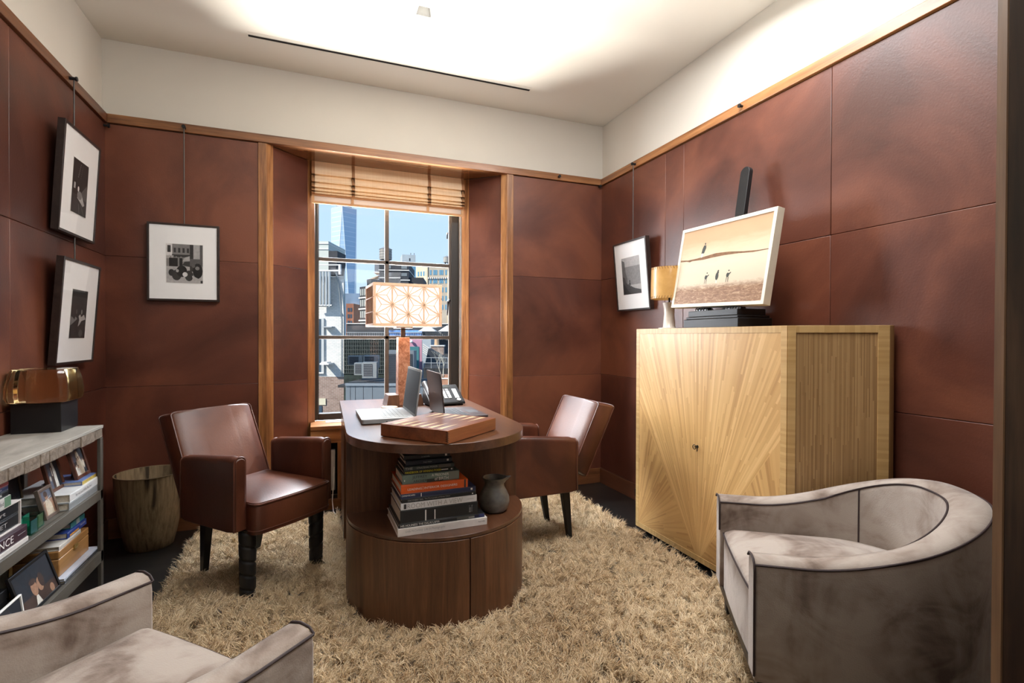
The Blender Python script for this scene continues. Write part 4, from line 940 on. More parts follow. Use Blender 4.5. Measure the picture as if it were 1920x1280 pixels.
for u, big in ((.37, 0), (.50, 1), (.62, 0)):
    figs += [(1, El(u, .335, .018 if big else .016, .05 if big else .028)), (1, El(u+.008, .39 + .015*big, .008, .008))]
    if not big: figs += [(1, [(u-.013, .25), (u-.008, .25), (u-.004, .31), (u-.01, .31)]), (1, [(u+.008, .25), (u+.013, .25), (u+.014, .31), (u+.006, .31)]), (1, [(u+.01, .33), (u+.035, .36), (u+.03, .37), (u+.005, .35)])]
    else: figs += [(1, [(u-.008, .37), (u+.018, .37), (u+.014, .40), (u-.002, .40)]), (3, R_(u-.004, u+.004, .25, .285))]
M_can = g.m; rotp = (-.156, .03, -PI/2-.033)
Rm = Euler(rotp).to_matrix()
o_ = pa_c - Rm @ Vector((0, 0, h_/2))
paint = pict('pale framed desert painting with tiny figures, leaning on the black easel', o_, rotp, w_, h_, plain((.74, .68, .55), .5, name='pale_frame', var=.03), .018, .042, None, figs, None, 'painting', glass=False, name='framed_painting', print_mat=[M_can, M_fig, M_ridge, M_pale])
ea = thing('tabletop_easel', 'black stepped easel holding the desert painting on the cabinet', 'easel', (3.09, -1.545, CH))
Mt = T(0, 0, 0, rz=-.033)
b = B(); b.box(-.09, .12, -.20, .195, 0, .045, M=Mt); b.box(-.082, .115, -.19, .185, .045, .058, M=Mt); b.obj('base_plinth', M_black, ea, bevel=.003)
b = B(); b.box(-.075, .10, -.18, .175, .058, .090, M=Mt); b.obj('base_box', M_black, ea, bevel=.003)
b = B(); q = rrect(.062, .79, .03, 8); Mm = T(.075, -.02, .445, rz=-PI/2-.033, rx=-.156)
b.rings([[(x, -.012, z) for x, z in q], [(x, .013, z) for x, z in q]], M=Mm); b.obj('mast', M_black, ea, bevel=.002)
for y0 in (-.155, .075):
    b = B()
    for k in range(5):
        y = y0+k*.02; b.tube([(-.022+.026*math.cos(a), y, .089+.022*math.sin(a)) for a in np.linspace(PI, 0, 11)], .0022, 6, M=Mt)
    b.obj('wire_ring', M_steel, ea, smooth=50)
    b = B(); b.tube([(-.022, y0-.006, .092), (-.022, y0+.086, .092)], .015, 14, M=Mt); b.obj('roller', M_black, ea, smooth=50)
tl_ = thing('parchment_lamp', 'small white lamp with stitched parchment drum shade on the cabinet', 'lamp', (3.095, -1.115, CH))
b = B(); b.lathe([(.001, 0), (.062, 0), (.062, .006), (.040, .008), (.036, .012), (.033, .05), (.030, .09), (.031, .12), (.036, .150), (.037, .156), (.001, .158)], 32); b.obj('base', plain((.74, .68, .60), .3, name='ivory_ceramic', coat=.4), tl_, smooth=50)
b = B(); b.lathe([(.006, .157), (.006, .20)], 12); b.obj('stem', M_bronze, tl_)
g = NT('parchment'); a = g.noise(g.coord(), 14, 4); g.base(g.ramp(a, (.3, (.42, .22, .055)), (.7, (.56, .32, .10)))); g.set(rough=.42, coat=.2)
b = B(); b.lathe([(.108, .178), (.104, .362), (.1025, .362), (.1065, .178)], 48, cap0=False, cap1=False); sh = b.obj('shade', g.m, tl_, smooth=50)
b = B()
for zc, s_ in ((.183, 1), (.357, -1)):
    for k in range(40):
        a = 2*PI*k/40; r_ = lerp(.1083, .1042, (zc-.178)/.184); b.tube([(r_*math.cos(a), r_*math.sin(a), zc-.007*s_), (r_*math.cos(a+.06), r_*math.sin(a+.06), zc+.009*s_)], .0012, 4)
b.obj('stitching', plain((.12, .05, .02), .7, name='lacing'), sh)
b = B(); b.tube([(.106*math.cos(a), .106*math.sin(a), .2) for a in (0, PI)], .0015, 5); b.tube([(.106*math.cos(a), .106*math.sin(a), .2) for a in (PI/2, 1.5*PI)], .0015, 5); b.obj('spider', M_bronze, tl_)
b = B(); b.tube([(3.10, -1.17, CH+.003), (3.11, -1.22, CH+.003), (3.08, -1.27, CH+.003), (3.12, -1.30, CH+.003)], .003, 6); tag(b.obj('lamp_cord', plain((.05, .03, .02), .6, name='brown_cord'), smooth=60), 'brown cord curling across the cabinet top behind the parchment lamp', 'cord')
# ------------------------------------------------------------------ wastebasket
g = NT('striped_veneer'); v = g.coord((1, 1, .06)); a = g.noise(v, 75, 4, .7, .2); c = g.noise(g.coord((1, 1, .07)), 17, 3)
g.base(g.mix(g.ramp(c, (.60, (0, 0, 0)), (.68, (.9, .9, .9))), g.ramp(a, (.3, (.12, .085, .048)), (.5, (.215, .158, .092)), (.7, (.29, .22, .135))), (.02, .013, .008))); g.set(rough=.65, spec=.25)
wb = thing('wastebasket', 'tapered wastebasket of striped brown veneer in the rear corner by the bookcase', 'wastebasket', (.262, -.19, 0))
n = 64; rs_ = []
for r_, z in ((.001, 0), (.108, 0), (.113, .004), (.130, .08), (.146, .17), (.158, .27), (.165, .37), (.167, .413), (.161, .413), (.158, .36), (.150, .26), (.138, .16), (.106, .02), (.001, .016)):
    rs_.append([(r_*math.cos(2*PI*i/n), r_*math.sin(2*PI*i/n)*.96, z) for i in range(n)])
b = B(); b.rings(rs_); b.obj('body', g.m, wb, smooth=50)
b = B(); b.lathe([(.161, .411), (.161, .4145), (.167, .4145), (.167, .411)], 64, cap0=False, cap1=False); b.obj('rim', plain((.17, .125, .075), .5, name='veneer_edge'), wb, smooth=50)
# ------------------------------------------------------------------ resin block on its pedestal
pdm = thing('resin_sculpture', 'amber resin block on a black pedestal, on the pale stone bookcase top', 'sculpture', (.103, -.967, .7955), .0)
b = B(); b.box(-.079, .079, -.077, .077, 0, .118); b.obj('pedestal', M_black, pdm, bevel=.0015)
g = NT('amber_resin'); g.base((.95, .78, .42)); g.set(rough=.04, trans=1.0, ior=1.38); M_res = g.m
def octo(s, c=.20):
    a, d = .1*s, .1*s*(1-c); e_ = .098*s; f_ = e_*(1-c)
    return [(a, -f_), (a, f_), (d, e_), (-d, e_), (-a, f_), (-a, -f_), (-d, -e_), (d, -e_)]
b = B(); b.rings([[(x, y, z) for x, y in octo(s)] for s, z in ((.86, .1185), (.95, .122), (1.0, .14), (1.0, .165), (.98, .19), (.94, .215), (.88, .24), (.84, .251))]); b.obj('resin_block', M_res, pdm, bevel=.0015, smooth=25)
# ------------------------------------------------------------------ books and pictures in the bookcase
H = PI/2; z1_ = .519; z2_ = .257
GA, GB2, GC = 'books lying on the upper bookcase shelf', 'books lying on the lower bookcase shelf', 'standing photo frames in the bookcase'
book('thick grey book flat on the upper bookcase shelf, under the white book', (.262, -1.196, z1_), H, .285, .20, .028, cov((.24, .26, .27)), GA, [('MEMOIR', M_grey, .10, .009, .07, .011)])
book('thick white book on the grey book in the upper bookcase shelf', (.262, -1.190, z1_+.028), H, .28, .20, .031, cov((.62, .63, .64)), GA, [('Bernal and Hilla Becher', M_ink, .05, .010, .15, .009)], [(.265, .272, .008, .022, M_grey)])
book('thin yellow and blue book under the family photograph in the bookcase', (.254, -1.06, z1_+.059), H, .15, .13, .016, cov((.10, .16, .36)), GA, [('SUNNY DAYS', M_ink, .03, .005, .06, .005)], [(.002, .148, .001, .0145, cov((.55, .42, .09)))])
M_brn = wood('brown_frame', (.05, .017, .010), (.085, .030, .017), (.12, .045, .025), 0, 2.5, .35, .2)
PCOL = [plain(c, .5, name='snap_%d' % i, var=.15, nscale=80) for i, c in enumerate(((.015, .02, .03), (.10, .12, .17), (.55, .48, .38), (.30, .17, .11), (.62, .60, .55), (.05, .03, .025)))]
fam = [(1, R_(0, .45, .5, 1)), (2, [(.25, 0), (.75, 0), (.78, .35), (.62, .8), (.5, .88), (.42, .8), (.3, .4)]), (4, [(.02, 0), (.45, 0), (.4, .3), (.2, .42), (.06, .25)]), (2, El(.85, .35, .08, .18))]
for u, vv in ((.52, .84), (.4, .55), (.55, .58), (.68, .6), (.2, .36), (.34, .3), (.86, .5), (.95, .42)): fam += [(3, El(u, vv, .045, .055)), (5, El(u, vv+.045, .045, .03))]
pict('brown framed family group photograph standing on the yellow and blue book in the bookcase', (.232, -.968, z1_+.0755), (-.26, 0, H), .128, .140, M_brn, .013, .012, None, fam, GC, mats=PCOL, print_bg=0, easel_back=.03)
two = [(1, R_(0, 1, .3, 1)), (0, R_(.62, 1, 0, 1)), (4, [(.45, 0), (.75, 0), (.72, .45), (.62, .75), (.5, .72)]), (5, [(.3, 0), (.5, 0), (.52, .6), (.42, .75), (.33, .6)]), (3, El(.6, .78, .05, .06)), (4, R_(.38, .44, .35, .6)), (2, El(.2, .3, .06, .08))]
pict('brown framed photograph of a standing couple, leaning behind the white book in the bookcase', (.196, -1.10, z1_+.0595), (-.22, 0, H), .118, .160, M_brn, .013, .012, None, two, GC, mats=PCOL, print_bg=1, easel_back=.03)
one = [(1, R_(0, 1, .6, 1)), (2, [(.2, 0), (.85, 0), (.8, .4), (.65, .6), (.35, .6), (.22, .35)]), (3, El(.5, .72, .14, .16)), (5, El(.48, .84, .18, .12)), (4, [(.1, .5), (.9, .68), (.9, .7), (.1, .52)])]
pict('small bronze framed photograph of one person at the front of the upper bookcase shelf', (.236, -1.25, z1_+.001), (-.24, 0, H), .098, .112, plain((.19, .14, .115), .4, .5, name='bronze_frame'), .011, .014, None, one, GC, mats=PCOL, print_bg=3, easel_back=.03)
pict('dark bronze framed photograph at the back of the upper bookcase shelf', (.125, -1.255, z1_+.001), (-.14, 0, H), .17, .185, plain((.10, .07, .045), .4, .5, name='dark_bronze_frame'), .010, .012, None, [(1, R_(.1, .6, .1, .4)), (1, El(.4, .5, .15, .1))], GC, mats=PCOL, print_bg=0, easel_back=.03)
g = NT('green_acrylic'); M_acr = _glass(g, tint=(.45, .80, .70))
for k, (x, y, lb) in enumerate(((.232, -1.428, 'nearest the boxed books'), (.224, -1.368, 'next to the small bronze photo frame'), (.168, -1.405, 'behind the other two blocks'))):
    t = thing('photo_cube', 'clear photo block with green edges, '+lb, 'photo block', (x, y, z1_), .0, 'clear photo blocks')
    b = B(); b.box(-.022, .022, -.024, .024, 0, .050); b.obj('acrylic_block', M_acr, t, bevel=.001)
    b = B(); b.box(.0185, .0195, -.020, .020, .004, .046); b.obj('snapshot', PCOL[(1, 3, 0)[k]], t)
    b = B(); b.box(-.0195, -.0185, -.022, .022, .002, .048); b.obj('backing', plain((.05, .22, .17), .4, name='green_back'), t)
book('flat white book under the dark purple book in the bookcase', (.264, -1.752, z1_), H, .258, .20, .015, cov((.60, .58, .56)), GA)
book('dark purple book with large white capitals in the bookcase', (.262, -1.752, z1_+.015), H, .256, .20, .040, cov((.045, .022, .034)), GA, [('PRINCE', M_wht, .045, .009, .130, .023)], [(.200, .245, .020, .0215, M_grey)])
t = thing('book_slipcase', 'white slipcase holding two black volumes on the dark purple book', 'slipcase', (.248, -1.752, z1_+.055), H)
b = B(); sw, sdp, shh, tk = .254, .18, .082, .004
b.box(0, sw, 0, sdp, 0, tk); b.box(0, sw, 0, sdp, shh-tk, shh); b.box(0, tk, 0, sdp, tk, shh-tk); b.box(sw-tk, sw, 0, sdp, tk, shh-tk); b.box(tk, sw-tk, sdp-tk, sdp, tk, shh-tk); b.obj('box', c_white, t, bevel=.0008)
book('black volume with pale script in the white slipcase, upper of two', (.243, -1.747, z1_+.055+.0425), H, .244, .165, .035, c_black, 'volumes in the slipcase', [('Art', M_grey, .11, .012, .06, .012)])
book('black volume with grey pattern in the white slipcase, lower of two', (.243, -1.747, z1_+.055+.0045), H, .244, .165, .037, c_black, 'volumes in the slipcase', [('STREET', M_grey, .06, .012, .12, .014)])
zq = z1_+.137
for lb, ln, hh, c, tx in (('white book with green spine end lying on the slipcase', .19, .033, cov((.55, .55, .53)), [('Art and Crowded', M_ink, .03, .010, .12, .012)]), ('black book with white capitals above the white and green book', .178, .019, c_black, [('WASHINGTON', M_wht, .06, .005, .08, .008)]), ('navy book under the topmost pink book in the bookcase', .176, .013, c_navy, [('J. Bone', M_wht, .10, .004, .04, .005)]), ('pink book topmost in the bookcase pile', .178, .014, cov((.42, .13, .15)), [])):
    ex_ = [(.155, .1895, .001, hh-.001, cov((.13, .24, .16)))] if 'green spine' in lb else None
    book(lb, (.250, -1.752, zq), H, ln, .15, hh, c, GA, tx, ex_); zq += hh+.0002
# lower shelf
book('black magazine flat on the lower bookcase shelf', (.262, -1.235, z2_), H, .305, .22, .012, cov((.025, .027, .035)), GB2, [('THE PHOTOGRAPHS', M_grey, .06, .003, .14, .0055)])
book('pale blue magazine under the wooden box in the bookcase', (.260, -1.236, z2_+.012), H, .32, .22, .009, cov((.48, .52, .62)), GB2)
t = thing('wooden_chest', 'honey wood box with brass clasp on the lower bookcase shelf', 'box', (.238, -1.215, z2_+.021), H)
M_honey = wood('honey_wood', (.22, .10, .03), (.34, .17, .055), (.45, .24, .09), 0, 1.4, .4, .2)
b = B(); b.box(0, .265, 0, .19, 0, .066); b.obj('body', M_honey, t, bevel=.003)
b = B(); b.box(0, .265, 0, .19, .067, .097); b.obj('lid', M_honey, t, bevel=.004)
b = B(); b.box(.12, .15, -.004, .001, .055, .075); b.tube([(.115, -.006, .062), (.155, -.006, .066)], .0022, 6); b.obj('clasp', plain((.5, .38, .15), .3, .9, name='clasp_brass'), t)
book('white book lying on the honey wood box', (.236, -1.21, z2_+.1185), H, .19, .17, .016, cov((.55, .52, .48)), GB2)
book('blue book with orange band on the white book over the honey wood box', (.234, -1.135, z2_+.1347), H, .175, .15, .024, cov((.02, .05, .25)), GB2, [('FIELD GUIDE', M_wht, .115, .012, .045, .006)], [(.02, .10, .003, .010, cov((.65, .30, .03)))])
book('teal book topmost on the honey wood box', (.228, -1.09, z2_+.159), H, .13, .13, .022, cov((.03, .20, .22)), GB2, (), [(.05, .08, .001, .021, cov((.35, .42, .42)))])
duo = [(5, R_(0, 1, 0, .3)), (3, El(.44, .42, .085, .2)), (3, El(.6, .42, .08, .19)), (5, El(.44, .6, .09, .08)), (5, El(.66, .5, .07, .2)), (4, [(.36, 0), (.52, 0), (.47, .22), (.42, .22)]), (3, El(.85, .1, .06, .12))]
pict('black folding frame with a portrait of two people on the lower bookcase shelf', (.259, -1.375, z2_+.001), (-.30, 0, H), .25, .150, M_black, .010, .010, None, duo, GC, mats=PCOL, print_bg=0, easel_back=.04)
book('ochre book standing upright at the back of the lower bookcase shelf', (.13, -1.30, z2_), H, .022, .12, .20, cov((.32, .20, .06)), GB2)
t = thing('black_box', 'flat black box with a yellow line on the lower bookcase shelf', 'box', (.21, -1.75, z2_), H)
b = B(); b.box(0, .255, 0, .17, 0, .085); b.obj('body', M_black, t, bevel=.002)
b = B(); b.box(0, .257, -.001, .172, .086, .116); b.obj('lid', M_black, t, bevel=.002)
b = B(); b.box(.18, .235, -.002, 0, .042, .046); b.obj('yellow_line', plain((.5, .48, .05), .5, name='yellow_line'), t)
book('red book lying on the black box in the bookcase', (.206, -1.75, z2_+.116), H, .225, .15, .024, cov((.30, .035, .04)), GB2, [('HISTORY', M_grey, .13, .007, .06, .006)])
book('navy book topmost on the black box in the bookcase', (.205, -1.75, z2_+.140), H, .22, .15, .02, c_navy, GB2)
pict('white edged photo frame leaning at the front of the lower bookcase shelf', (.262, -1.60, z2_+.001), (-.12, 0, H), .19, .095, M_white, .005, .008, None, [(1, R_(.3, .7, .2, .7))], GC, mats=PCOL, print_bg=0)
# cable by the radiator
b = B(); b.tube([(1.25, .03, .30), (1.245, .0, .2), (1.235, -.06, .1), (1.24, -.12, .05), (1.27, -.18, .02), (1.30, -.25, .02)], .003, 6); tag(b.obj('power_cable', plain((.6, .6, .58), .5, name='white_cable'), smooth=60), 'thin white cable hanging behind the desk by the radiator cover', 'cord')
# ------------------------------------------------------------------ the city outside
def place(u0, u1, vt, vb, d, rot=0.0):
    """origin, width, z range of a facade whose left edge stands at depth d; rot turns its right end away"""
    P0 = at(u0, 640, d); a = math.atan2(cR.y, cR.x)+rot
    q = at(u1, 640, 1)-CAM; dx, dy = math.cos(a), math.sin(a)
    den = dx*q.y-dy*q.x; w = ((CAM.x-P0.x)*q.y-(CAM.y-P0.y)*q.x)/den
    return P0, w, a, at(u0, vt, d).z, at(u0, vb, d).z
def building(name, label, cat, u0, u1, vt, vb, d, dep, mat, rot=0.0, group=None, part='wall'):
    P0, w, a, zt, zb = place(u0, u1, vt, vb, d, rot)
    t = thing(name, label, cat, (P0.x, P0.y, zb), a, group)
    low = 0 if part == 'housing' else min(0, (-40 if d > 40 else -5)-zb)     # down to the street or the near roof
    if mat: B().box(0, w, 0, dep, low, zt-zb).obj(part, mat, t)
    return t, w, zt-zb
def wins(t, mat, xs, zs, ww, hh, face='front', dep=None, name='window'):
    me = None
    for x in xs:
        for z in zs:
            b = B()
            if me is None:
                if face == 'front': b.box(-ww/2, ww/2, -.06, .1, 0, hh)
                else: b.box(-.06, .1, -ww/2, ww/2, 0, hh)
                o = b.obj(name, mat, t); me = o.data
            else:
                b.bm.free(); o = bpy.data.objects.new(name, me); COL.objects.link(o); o.parent = t
            o.location = (x, 0, z) if face == 'front' else (0, x, z)
def bands(t, mat, x0, x1, zs, hh, y=-.15, dep=1, name='stone_band'):
    for z in zs: B().box(x0, x1, y, dep, z, z+hh).obj(name, mat, t)
def brick(name, c1, c2, mortar, scale, rot=True):
    g = NT(name); x = g.n('ShaderNodeTexBrick'); mp = g.coord((1, 1, 1), rot=(PI/2, 0, 0))
    g.L.new(mp, x.inputs[0]); x.inputs['Color1'].default_value = c1+(1,); x.inputs['Color2'].default_value = c2+(1,); x.inputs['Mortar'].default_value = mortar+(1,)
    x.inputs['Scale'].default_value = scale; x.inputs['Mortar Size'].default_value = .012; x.inputs['Brick Width'].default_value = .55; x.inputs['Row Height'].default_value = .19
    nz = g.noise(g.coord(), 1.3, 3); c = g.mix(.35, x.outputs[0], g.ramp(nz, (.3, tuple(v*.7 for v in c1)), (.7, c2))); g.base(c); g.set(rough=.9)
    g.bump(x.outputs['Fac'], .4, .01); return g.m
M_conc = plain((.30, .32, .34), .9, name='grey_concrete', var=.15, nscale=1.2); M_dkb = plain((.028, .031, .038), .85, name='dark_facade', var=.2, nscale=.6)
M_stone2 = plain((.55, .54, .52), .8, name='pale_stone_band'); M_win = plain((.03, .05, .075), .15, name='dark_window'); M_wblue = plain((.10, .22, .32), .15, name='blue_window')
M_tar = plain((.02, .022, .025), .85, name='tar_roof', var=.4, nscale=.7); M_beige = plain((.55, .45, .31), .9, name='beige_stone', var=.12, nscale=.3); M_galv = plain((.20, .215, .22), .45, .2, name='galvanised')
b = B(); b.box(-900, 1500, 60, 2400, -40.5, -40); struct(b.obj('ground', plain((.18, .18, .18), .9, name='street_grey')))
b = B(); b.box(-14, 40, 3.5, 60, -5.4, -5.0); struct(b.obj('roof', M_tar))
# tapering glass tower
P0 = at(645, 640, 900); tw, tz0, tz1 = 17.5, -40, at(645, 392, 900).z
g = NT('tower_glass'); v = g.coord(); Z = g.xyz(v)[2]; st = g.math('FRACT', g.math('MULTIPLY', Z, .12))
g.base(g.ramp(st, (.05, (.45, .55, .66)), (.2, (.30, .43, .58)))); g.set(rough=.3, metal=.0); 
t = thing('glass_tower', 'tall tapering blue glass tower seen through the upper left window pane', 'skyscraper', (P0.x, P0.y, tz0), YAW*-1+.18)
b = B(); hh = tz1-tz0; base = [(-tw, -tw), (tw, -tw), (tw, tw), (-tw, tw)]; r2 = tw*1.22; topq = [(0, -r2), (r2, 0), (0, r2), (-r2, 0)]
lo = [b.bm.verts.new((x, y, 0)) for x, y in base]; hi = [b.bm.verts.new((x, y, hh)) for x, y in topq]
for i in range(4):
    b.bm.faces.new((lo[i], lo[(i+1) % 4], hi[i])); b.bm.faces.new((hi[i], lo[(i+1) % 4], hi[(i+1) % 4]))
b.bm.faces.new(hi); b.bm.faces.new(lo[::-1]); b.obj('shaft', g.m, t)
b = B(); b.lathe([(r2*.62, hh), (r2*.62, hh+5)], 24); b.obj('roof_ring', plain((.25, .28, .32), .5, .4, name='steel_ring'), t)
edges = B()
for i in range(4):
    edges.tube([(lo_[0], lo_[1], z) for lo_, z in ((base[i], 0), (topq[i], hh))], .45, 4); edges.tube([(base[(i+1) % 4][0], base[(i+1) % 4][1], 0), (topq[i][0], topq[i][1], hh)], .45, 4); edges.tube([(topq[i][0], topq[i][1], hh), (topq[(i+1) % 4][0], topq[(i+1) % 4][1], hh)], .7, 4)
edges.obj('edge_strip', plain((.7, .74, .78), .3, .3, name='bright_edge'), t)
# far left pale building with a dark overhang
t, w, h = building('pale_block', 'pale grey-green building edge behind the white brick house', 'building', 560, 616, 452, 560, 60, 6, plain((.42, .45, .42), .9, name='pale_green_wall'))
bands(t, M_stone2, -.02, w+.02, (h-1.0, h-.35), .12, -.08, 6)
b = B(); b.prism([(w, 0), (w+1.05, 0), (w+1.05, 3), (w, 3)], h-2.4, h-1.15); b.hexa([(w, 0, h-4), (w+.7, 0, h-4), (w+.7, 3, h-4), (w, 3, h-4)], [(w, 0, h-2.4), (w+1.05, 0, h-2.4), (w+1.05, 3, h-2.4), (w, 3, h-2.4)]); b.obj('overhang', M_dkb, t)
# white painted brick house, close by on the left
M_wbrick = brick('white_painted_brick', (.46, .47, .46), (.60, .60, .58), (.20, .21, .22), 2.9)
M_rbrick = brick('weathered_brown_brick', (.16, .105, .085), (.26, .19, .16), (.42, .40, .37), 2.9)
HR = -.05
t, w, h = building('brick_house', 'white painted brick house with bare brown brick below, close outside the window', 'building', 470, 644.5, 522, 705, 22, 5, None, HR)
B().prism([(0, 0), (w, 0), (w-1.9, 4), (0, 4)], 0, h).obj('wall', M_wbrick, t)
zlow = at(560, 900, 22).z-t.location.z
B().prism([(0, .01), (w, .01), (w-1.9, 4), (0, 4)], zlow, 0).obj('lower_wall', M_rbrick, t)
B().prism([(0, -.05), (w+.02, -.05), (w-1.9, 4), (0, 4)], h, h+.08).obj('coping', M_conc, t)
def wx(u): # local x on the facade for pixel column u
    _, ww, *_r = place(470, u, 522, 705, 22, HR); return ww
def wz(v): return at(600, v, 22.0).z-t.location.z
x1 = wx(606.5); o = B().box(x1-.9, x1, -.03, .06, wz(697), wz(598)).obj('window', M_win, t)
B().box(x1-.98, x1+.05, -.10, .04, wz(699.5), wz(697)).obj('sill', M_stone2, o); B().box(x1-.06, x1+.05, -.08, .04, wz(697), wz(597)).obj('casing', plain((.35, .37, .38), .7, name='grey_casing'), o)
o = B().box(wx(592), wx(604), -.02, .06, wz(795), wz(760)).obj('window', M_win, t)
B().box(wx(592), wx(611), -.03, .04, wz(758), wz(746)).obj('patch', plain((.45, .43, .33), .9, name='yellowed_patch'), t)
b = B(); b.box(wx(609.5), wx(626), -.55, 0, wz(682), wz(679)); b.box(wx(611), wx(622), -.50, -.05, wz(679), wz(677)); b.obj('bracket_shelf', M_stone2, t)
B().box(wx(610), wx(628), -.35, 0, wz(614), wz(612)).obj('ledge', M_conc, t)
b = B()
for k in range(5):
    x = wx(601+k*5.6); b.tube([(x, -.32, wz(572+k*1.0)), (x, -.32, wz(512))], .055, 10)
b.tube([(wx(596), -.32, wz(574)), (wx(628), -.32, wz(574))], .05, 8)
b.obj('vent_pipe', plain((.45, .46, .46), .35, .7, name='bright_duct'), t, smooth=50)
b = B(); b.box(wx(590), wx(645), -.38, -.26, wz(511.5), wz(509)); b.box(wx(590), wx(645), -.36, -.28, wz(500.5), wz(499)); b.box(wx(641), wx(644.5), -.38, -.26, wz(517), wz(499)); b.obj('pipe_frame', plain((.6, .6, .6), .5, name='white_steel'), t)
b = B(); b.tube([(wx(632), -.1, wz(512)), (wx(638), -.1, wz(545)), (wx(645)-.1, -.1, wz(570)), (wx(645)-.05, -.1, wz(600)), (wx(645)-.05, -.1, wz(705))], .03, 6); b.obj('drain_pipe', M_galv, t, smooth=60)
# red brick building, dark banded flats, far blue block
t, w, h = building('red_brick_building', 'small red brick building far down between the white house and the dark flats', 'building', 649, 663, 569, 640, 95, 8, plain((.22, .085, .05), .9, name='red_brick', var=.2, nscale=.6))
wins(t, M_win, (w*.32, w*.68), (h-1.5, h-2.7, h-3.9), .35, .7)
t, w, h = building('blue_grey_block', 'distant blue-grey block at the foot of the glass tower', 'building', 640, 675, 550, 650, 420, 30, plain((.10, .15, .22), .6, name='blue_grey', var=.3, nscale=.06))
t, w, h = building('banded_flats', 'dark apartment block with white floor bands left of the lattice lamp', 'building', 674.5, 690, 538, 660, 62, 6, M_dkb, -.75)
bands(t, M_stone2, -.1, w+.1, [h*.30, h*.475, h*.65, h*.82], .16, -.12, 6.1)
wins(t, plain((.30, .32, .31), .4, name='pale_window'), (w*.18, w*.42, w*.66, w*.88), (h*.35, h*.525, h*.70, h*.865), w*.14, h*.10)
wins(t, M_win, (1.2, 3.5), (h*.35, h*.525, h*.70), .9, h*.08, 'side')
b = B(); b.box(0, w*.5, 1, 3, h, h+1.0); b.obj('roof_hut', M_dkb, t)
# large dark stepped building with pale bands
t, w, h = building('stepped_building', 'large dark stepped building with pale bands and a roof tank behind the lamp', 'building', 711, 766, 491, 660, 80, 10, M_dkb, .1)
for z in (h-1.35, h-2.55): B().box(-.1, w*.72 if z < h-2 else w+.1, -.15, 10, z, z+.14).obj('stone_band', M_stone2, t)
wins(t, plain((.14, .16, .17), .4, name='dull_window'), (w*.3, w*.85), (h-1.05, h-2.2), .9, .5)
o = B().box(w, w+2.3, .3, 8, 0, h-2.35).obj('lower_wing', plain((.020, .022, .028), .85, name='darker_facade', var=.2, nscale=.5), t); B().box(w*.72, w+.2, -.1, .4, h-2.9, h-2.75).obj('stone_band', M_stone2, t)
b = B(); b.box(-.75, 0, .2, 3, h-1.6, h-.2); b.obj('corner_bay', plain((.16, .17, .19), .8, name='grey_bay'), t); B().box(-.85, 0, .1, 3, h-1.72, h-1.55).obj('stone_band', M_stone2, t)
b = B(); b.hexa([(-1.9, -.3, h-3.2), (-.1, -.3, h-2.3), (-.1, 2, h-2.3), (-1.9, 2, h-3.2)], [(-1.9, -.3, h-2.95), (-.1, -.3, h-2.15), (-.1, 2, h-2.15), (-1.9, 2, h-2.95)]); b.obj('awning', plain((.40, .26, .15), .8, name='tan_awning'), t)
def tank(label, u0, u1, vt, vb, d, mat, leg):
    P0, w, a, zt, zb = place(u0, u1, vt, vb, d); t = thing('water_tank', label, 'water tank', (P0.x+w/2*math.cos(a), P0.y+w/2*math.sin(a), zb), a, 'roof water tanks')
    h = zt-zb; r = w/2
    B().lathe([(r*.96, 0), (r, h*.10), (r*.97, h*.72)], 24).obj('barrel', mat, t, smooth=40); B().lathe([(r*1.05, h*.72), (.02, h)], 24).obj('conical_roof', plain((.20, .21, .22), .7, name='tank_roof'), t, smooth=40)
    b = B()
    for k in range(3): b.lathe([(r*1.012, h*(.14+.2*k)), (r*1.012, h*(.155+.2*k))], 24)
    b.obj('hoop', M_dkb, t)
    for k in range(4): B().box(r*.6*math.cos(k*PI/2+.7)-.07, r*.6*math.cos(k*PI/2+.7)+.07, r*.6*math.sin(k*PI/2+.7)-.07, r*.6*math.sin(k*PI/2+.7)+.07, -leg, 0).obj('leg', M_dkb, t)
M_tank = wood('tank_staves', (.16, .15, .14), (.28, .27, .25), (.40, .39, .36), 2, .25, .8, 0)
tank('larger wooden roof water tank, seen behind the middle window bar', 711.5, 734.5, 460.5, 487, 85, M_tank, 1.05)
tank('smaller grey roof water tank above the beige building', 831, 844, 479, 492, 118, M_tank, .4)
# distant towers
t, w, h = building('grey_tower', 'distant pale grey tower with thin masts on its roof', 'building', 754, 779, 477, 640, 260, 12, plain((.34, .38, .40), .8, name='grey_panel', var=.1, nscale=.2), .3)
for x in (.62, .88): B().box(w*x, w*x+.35, .5, .9, h, h+1.1).obj('mast', M_galv, t)
B().box(w*.68, w+.05, -.1, 12.1, 0, h-6.0).obj('glass_bay', M_wblue, t); B().box(w*.52, w*.6, -.1, .2, h-3.2, h-1.8).obj('louvre', M_dkb, t)
t, w, h = building('beige_building', 'beige stone building with blue windows at the right of the view', 'building', 802, 846, 498, 660, 120, 14, plain((.33, .29, .235), .9, name='shaded_stone', var=.1, nscale=.3), -.05)  # shade of the front face put into this greyer stone colour
B().box(-.35, 0, -.25, 16, 0, h+.1).obj('pale_flank', M_beige, t); B().box(w-.9, w, -.25, 3, 0, h-1.4).obj('pier', M_beige, t)
wins(t, M_wblue, [w*k for k in (.12, .27, .36, .53, .62, .78)], [h-2.2, h-4.2, h-6.3, h-8.3, h-10.4], .42, 1.15)
b = B()
for k in range(11): b.box(w*(.02+.09*k), w*(.02+.09*k)+.22, -.35, 0, h-3.15, h-2.75)
b.obj('cornice_bracket', M_stone2, t)
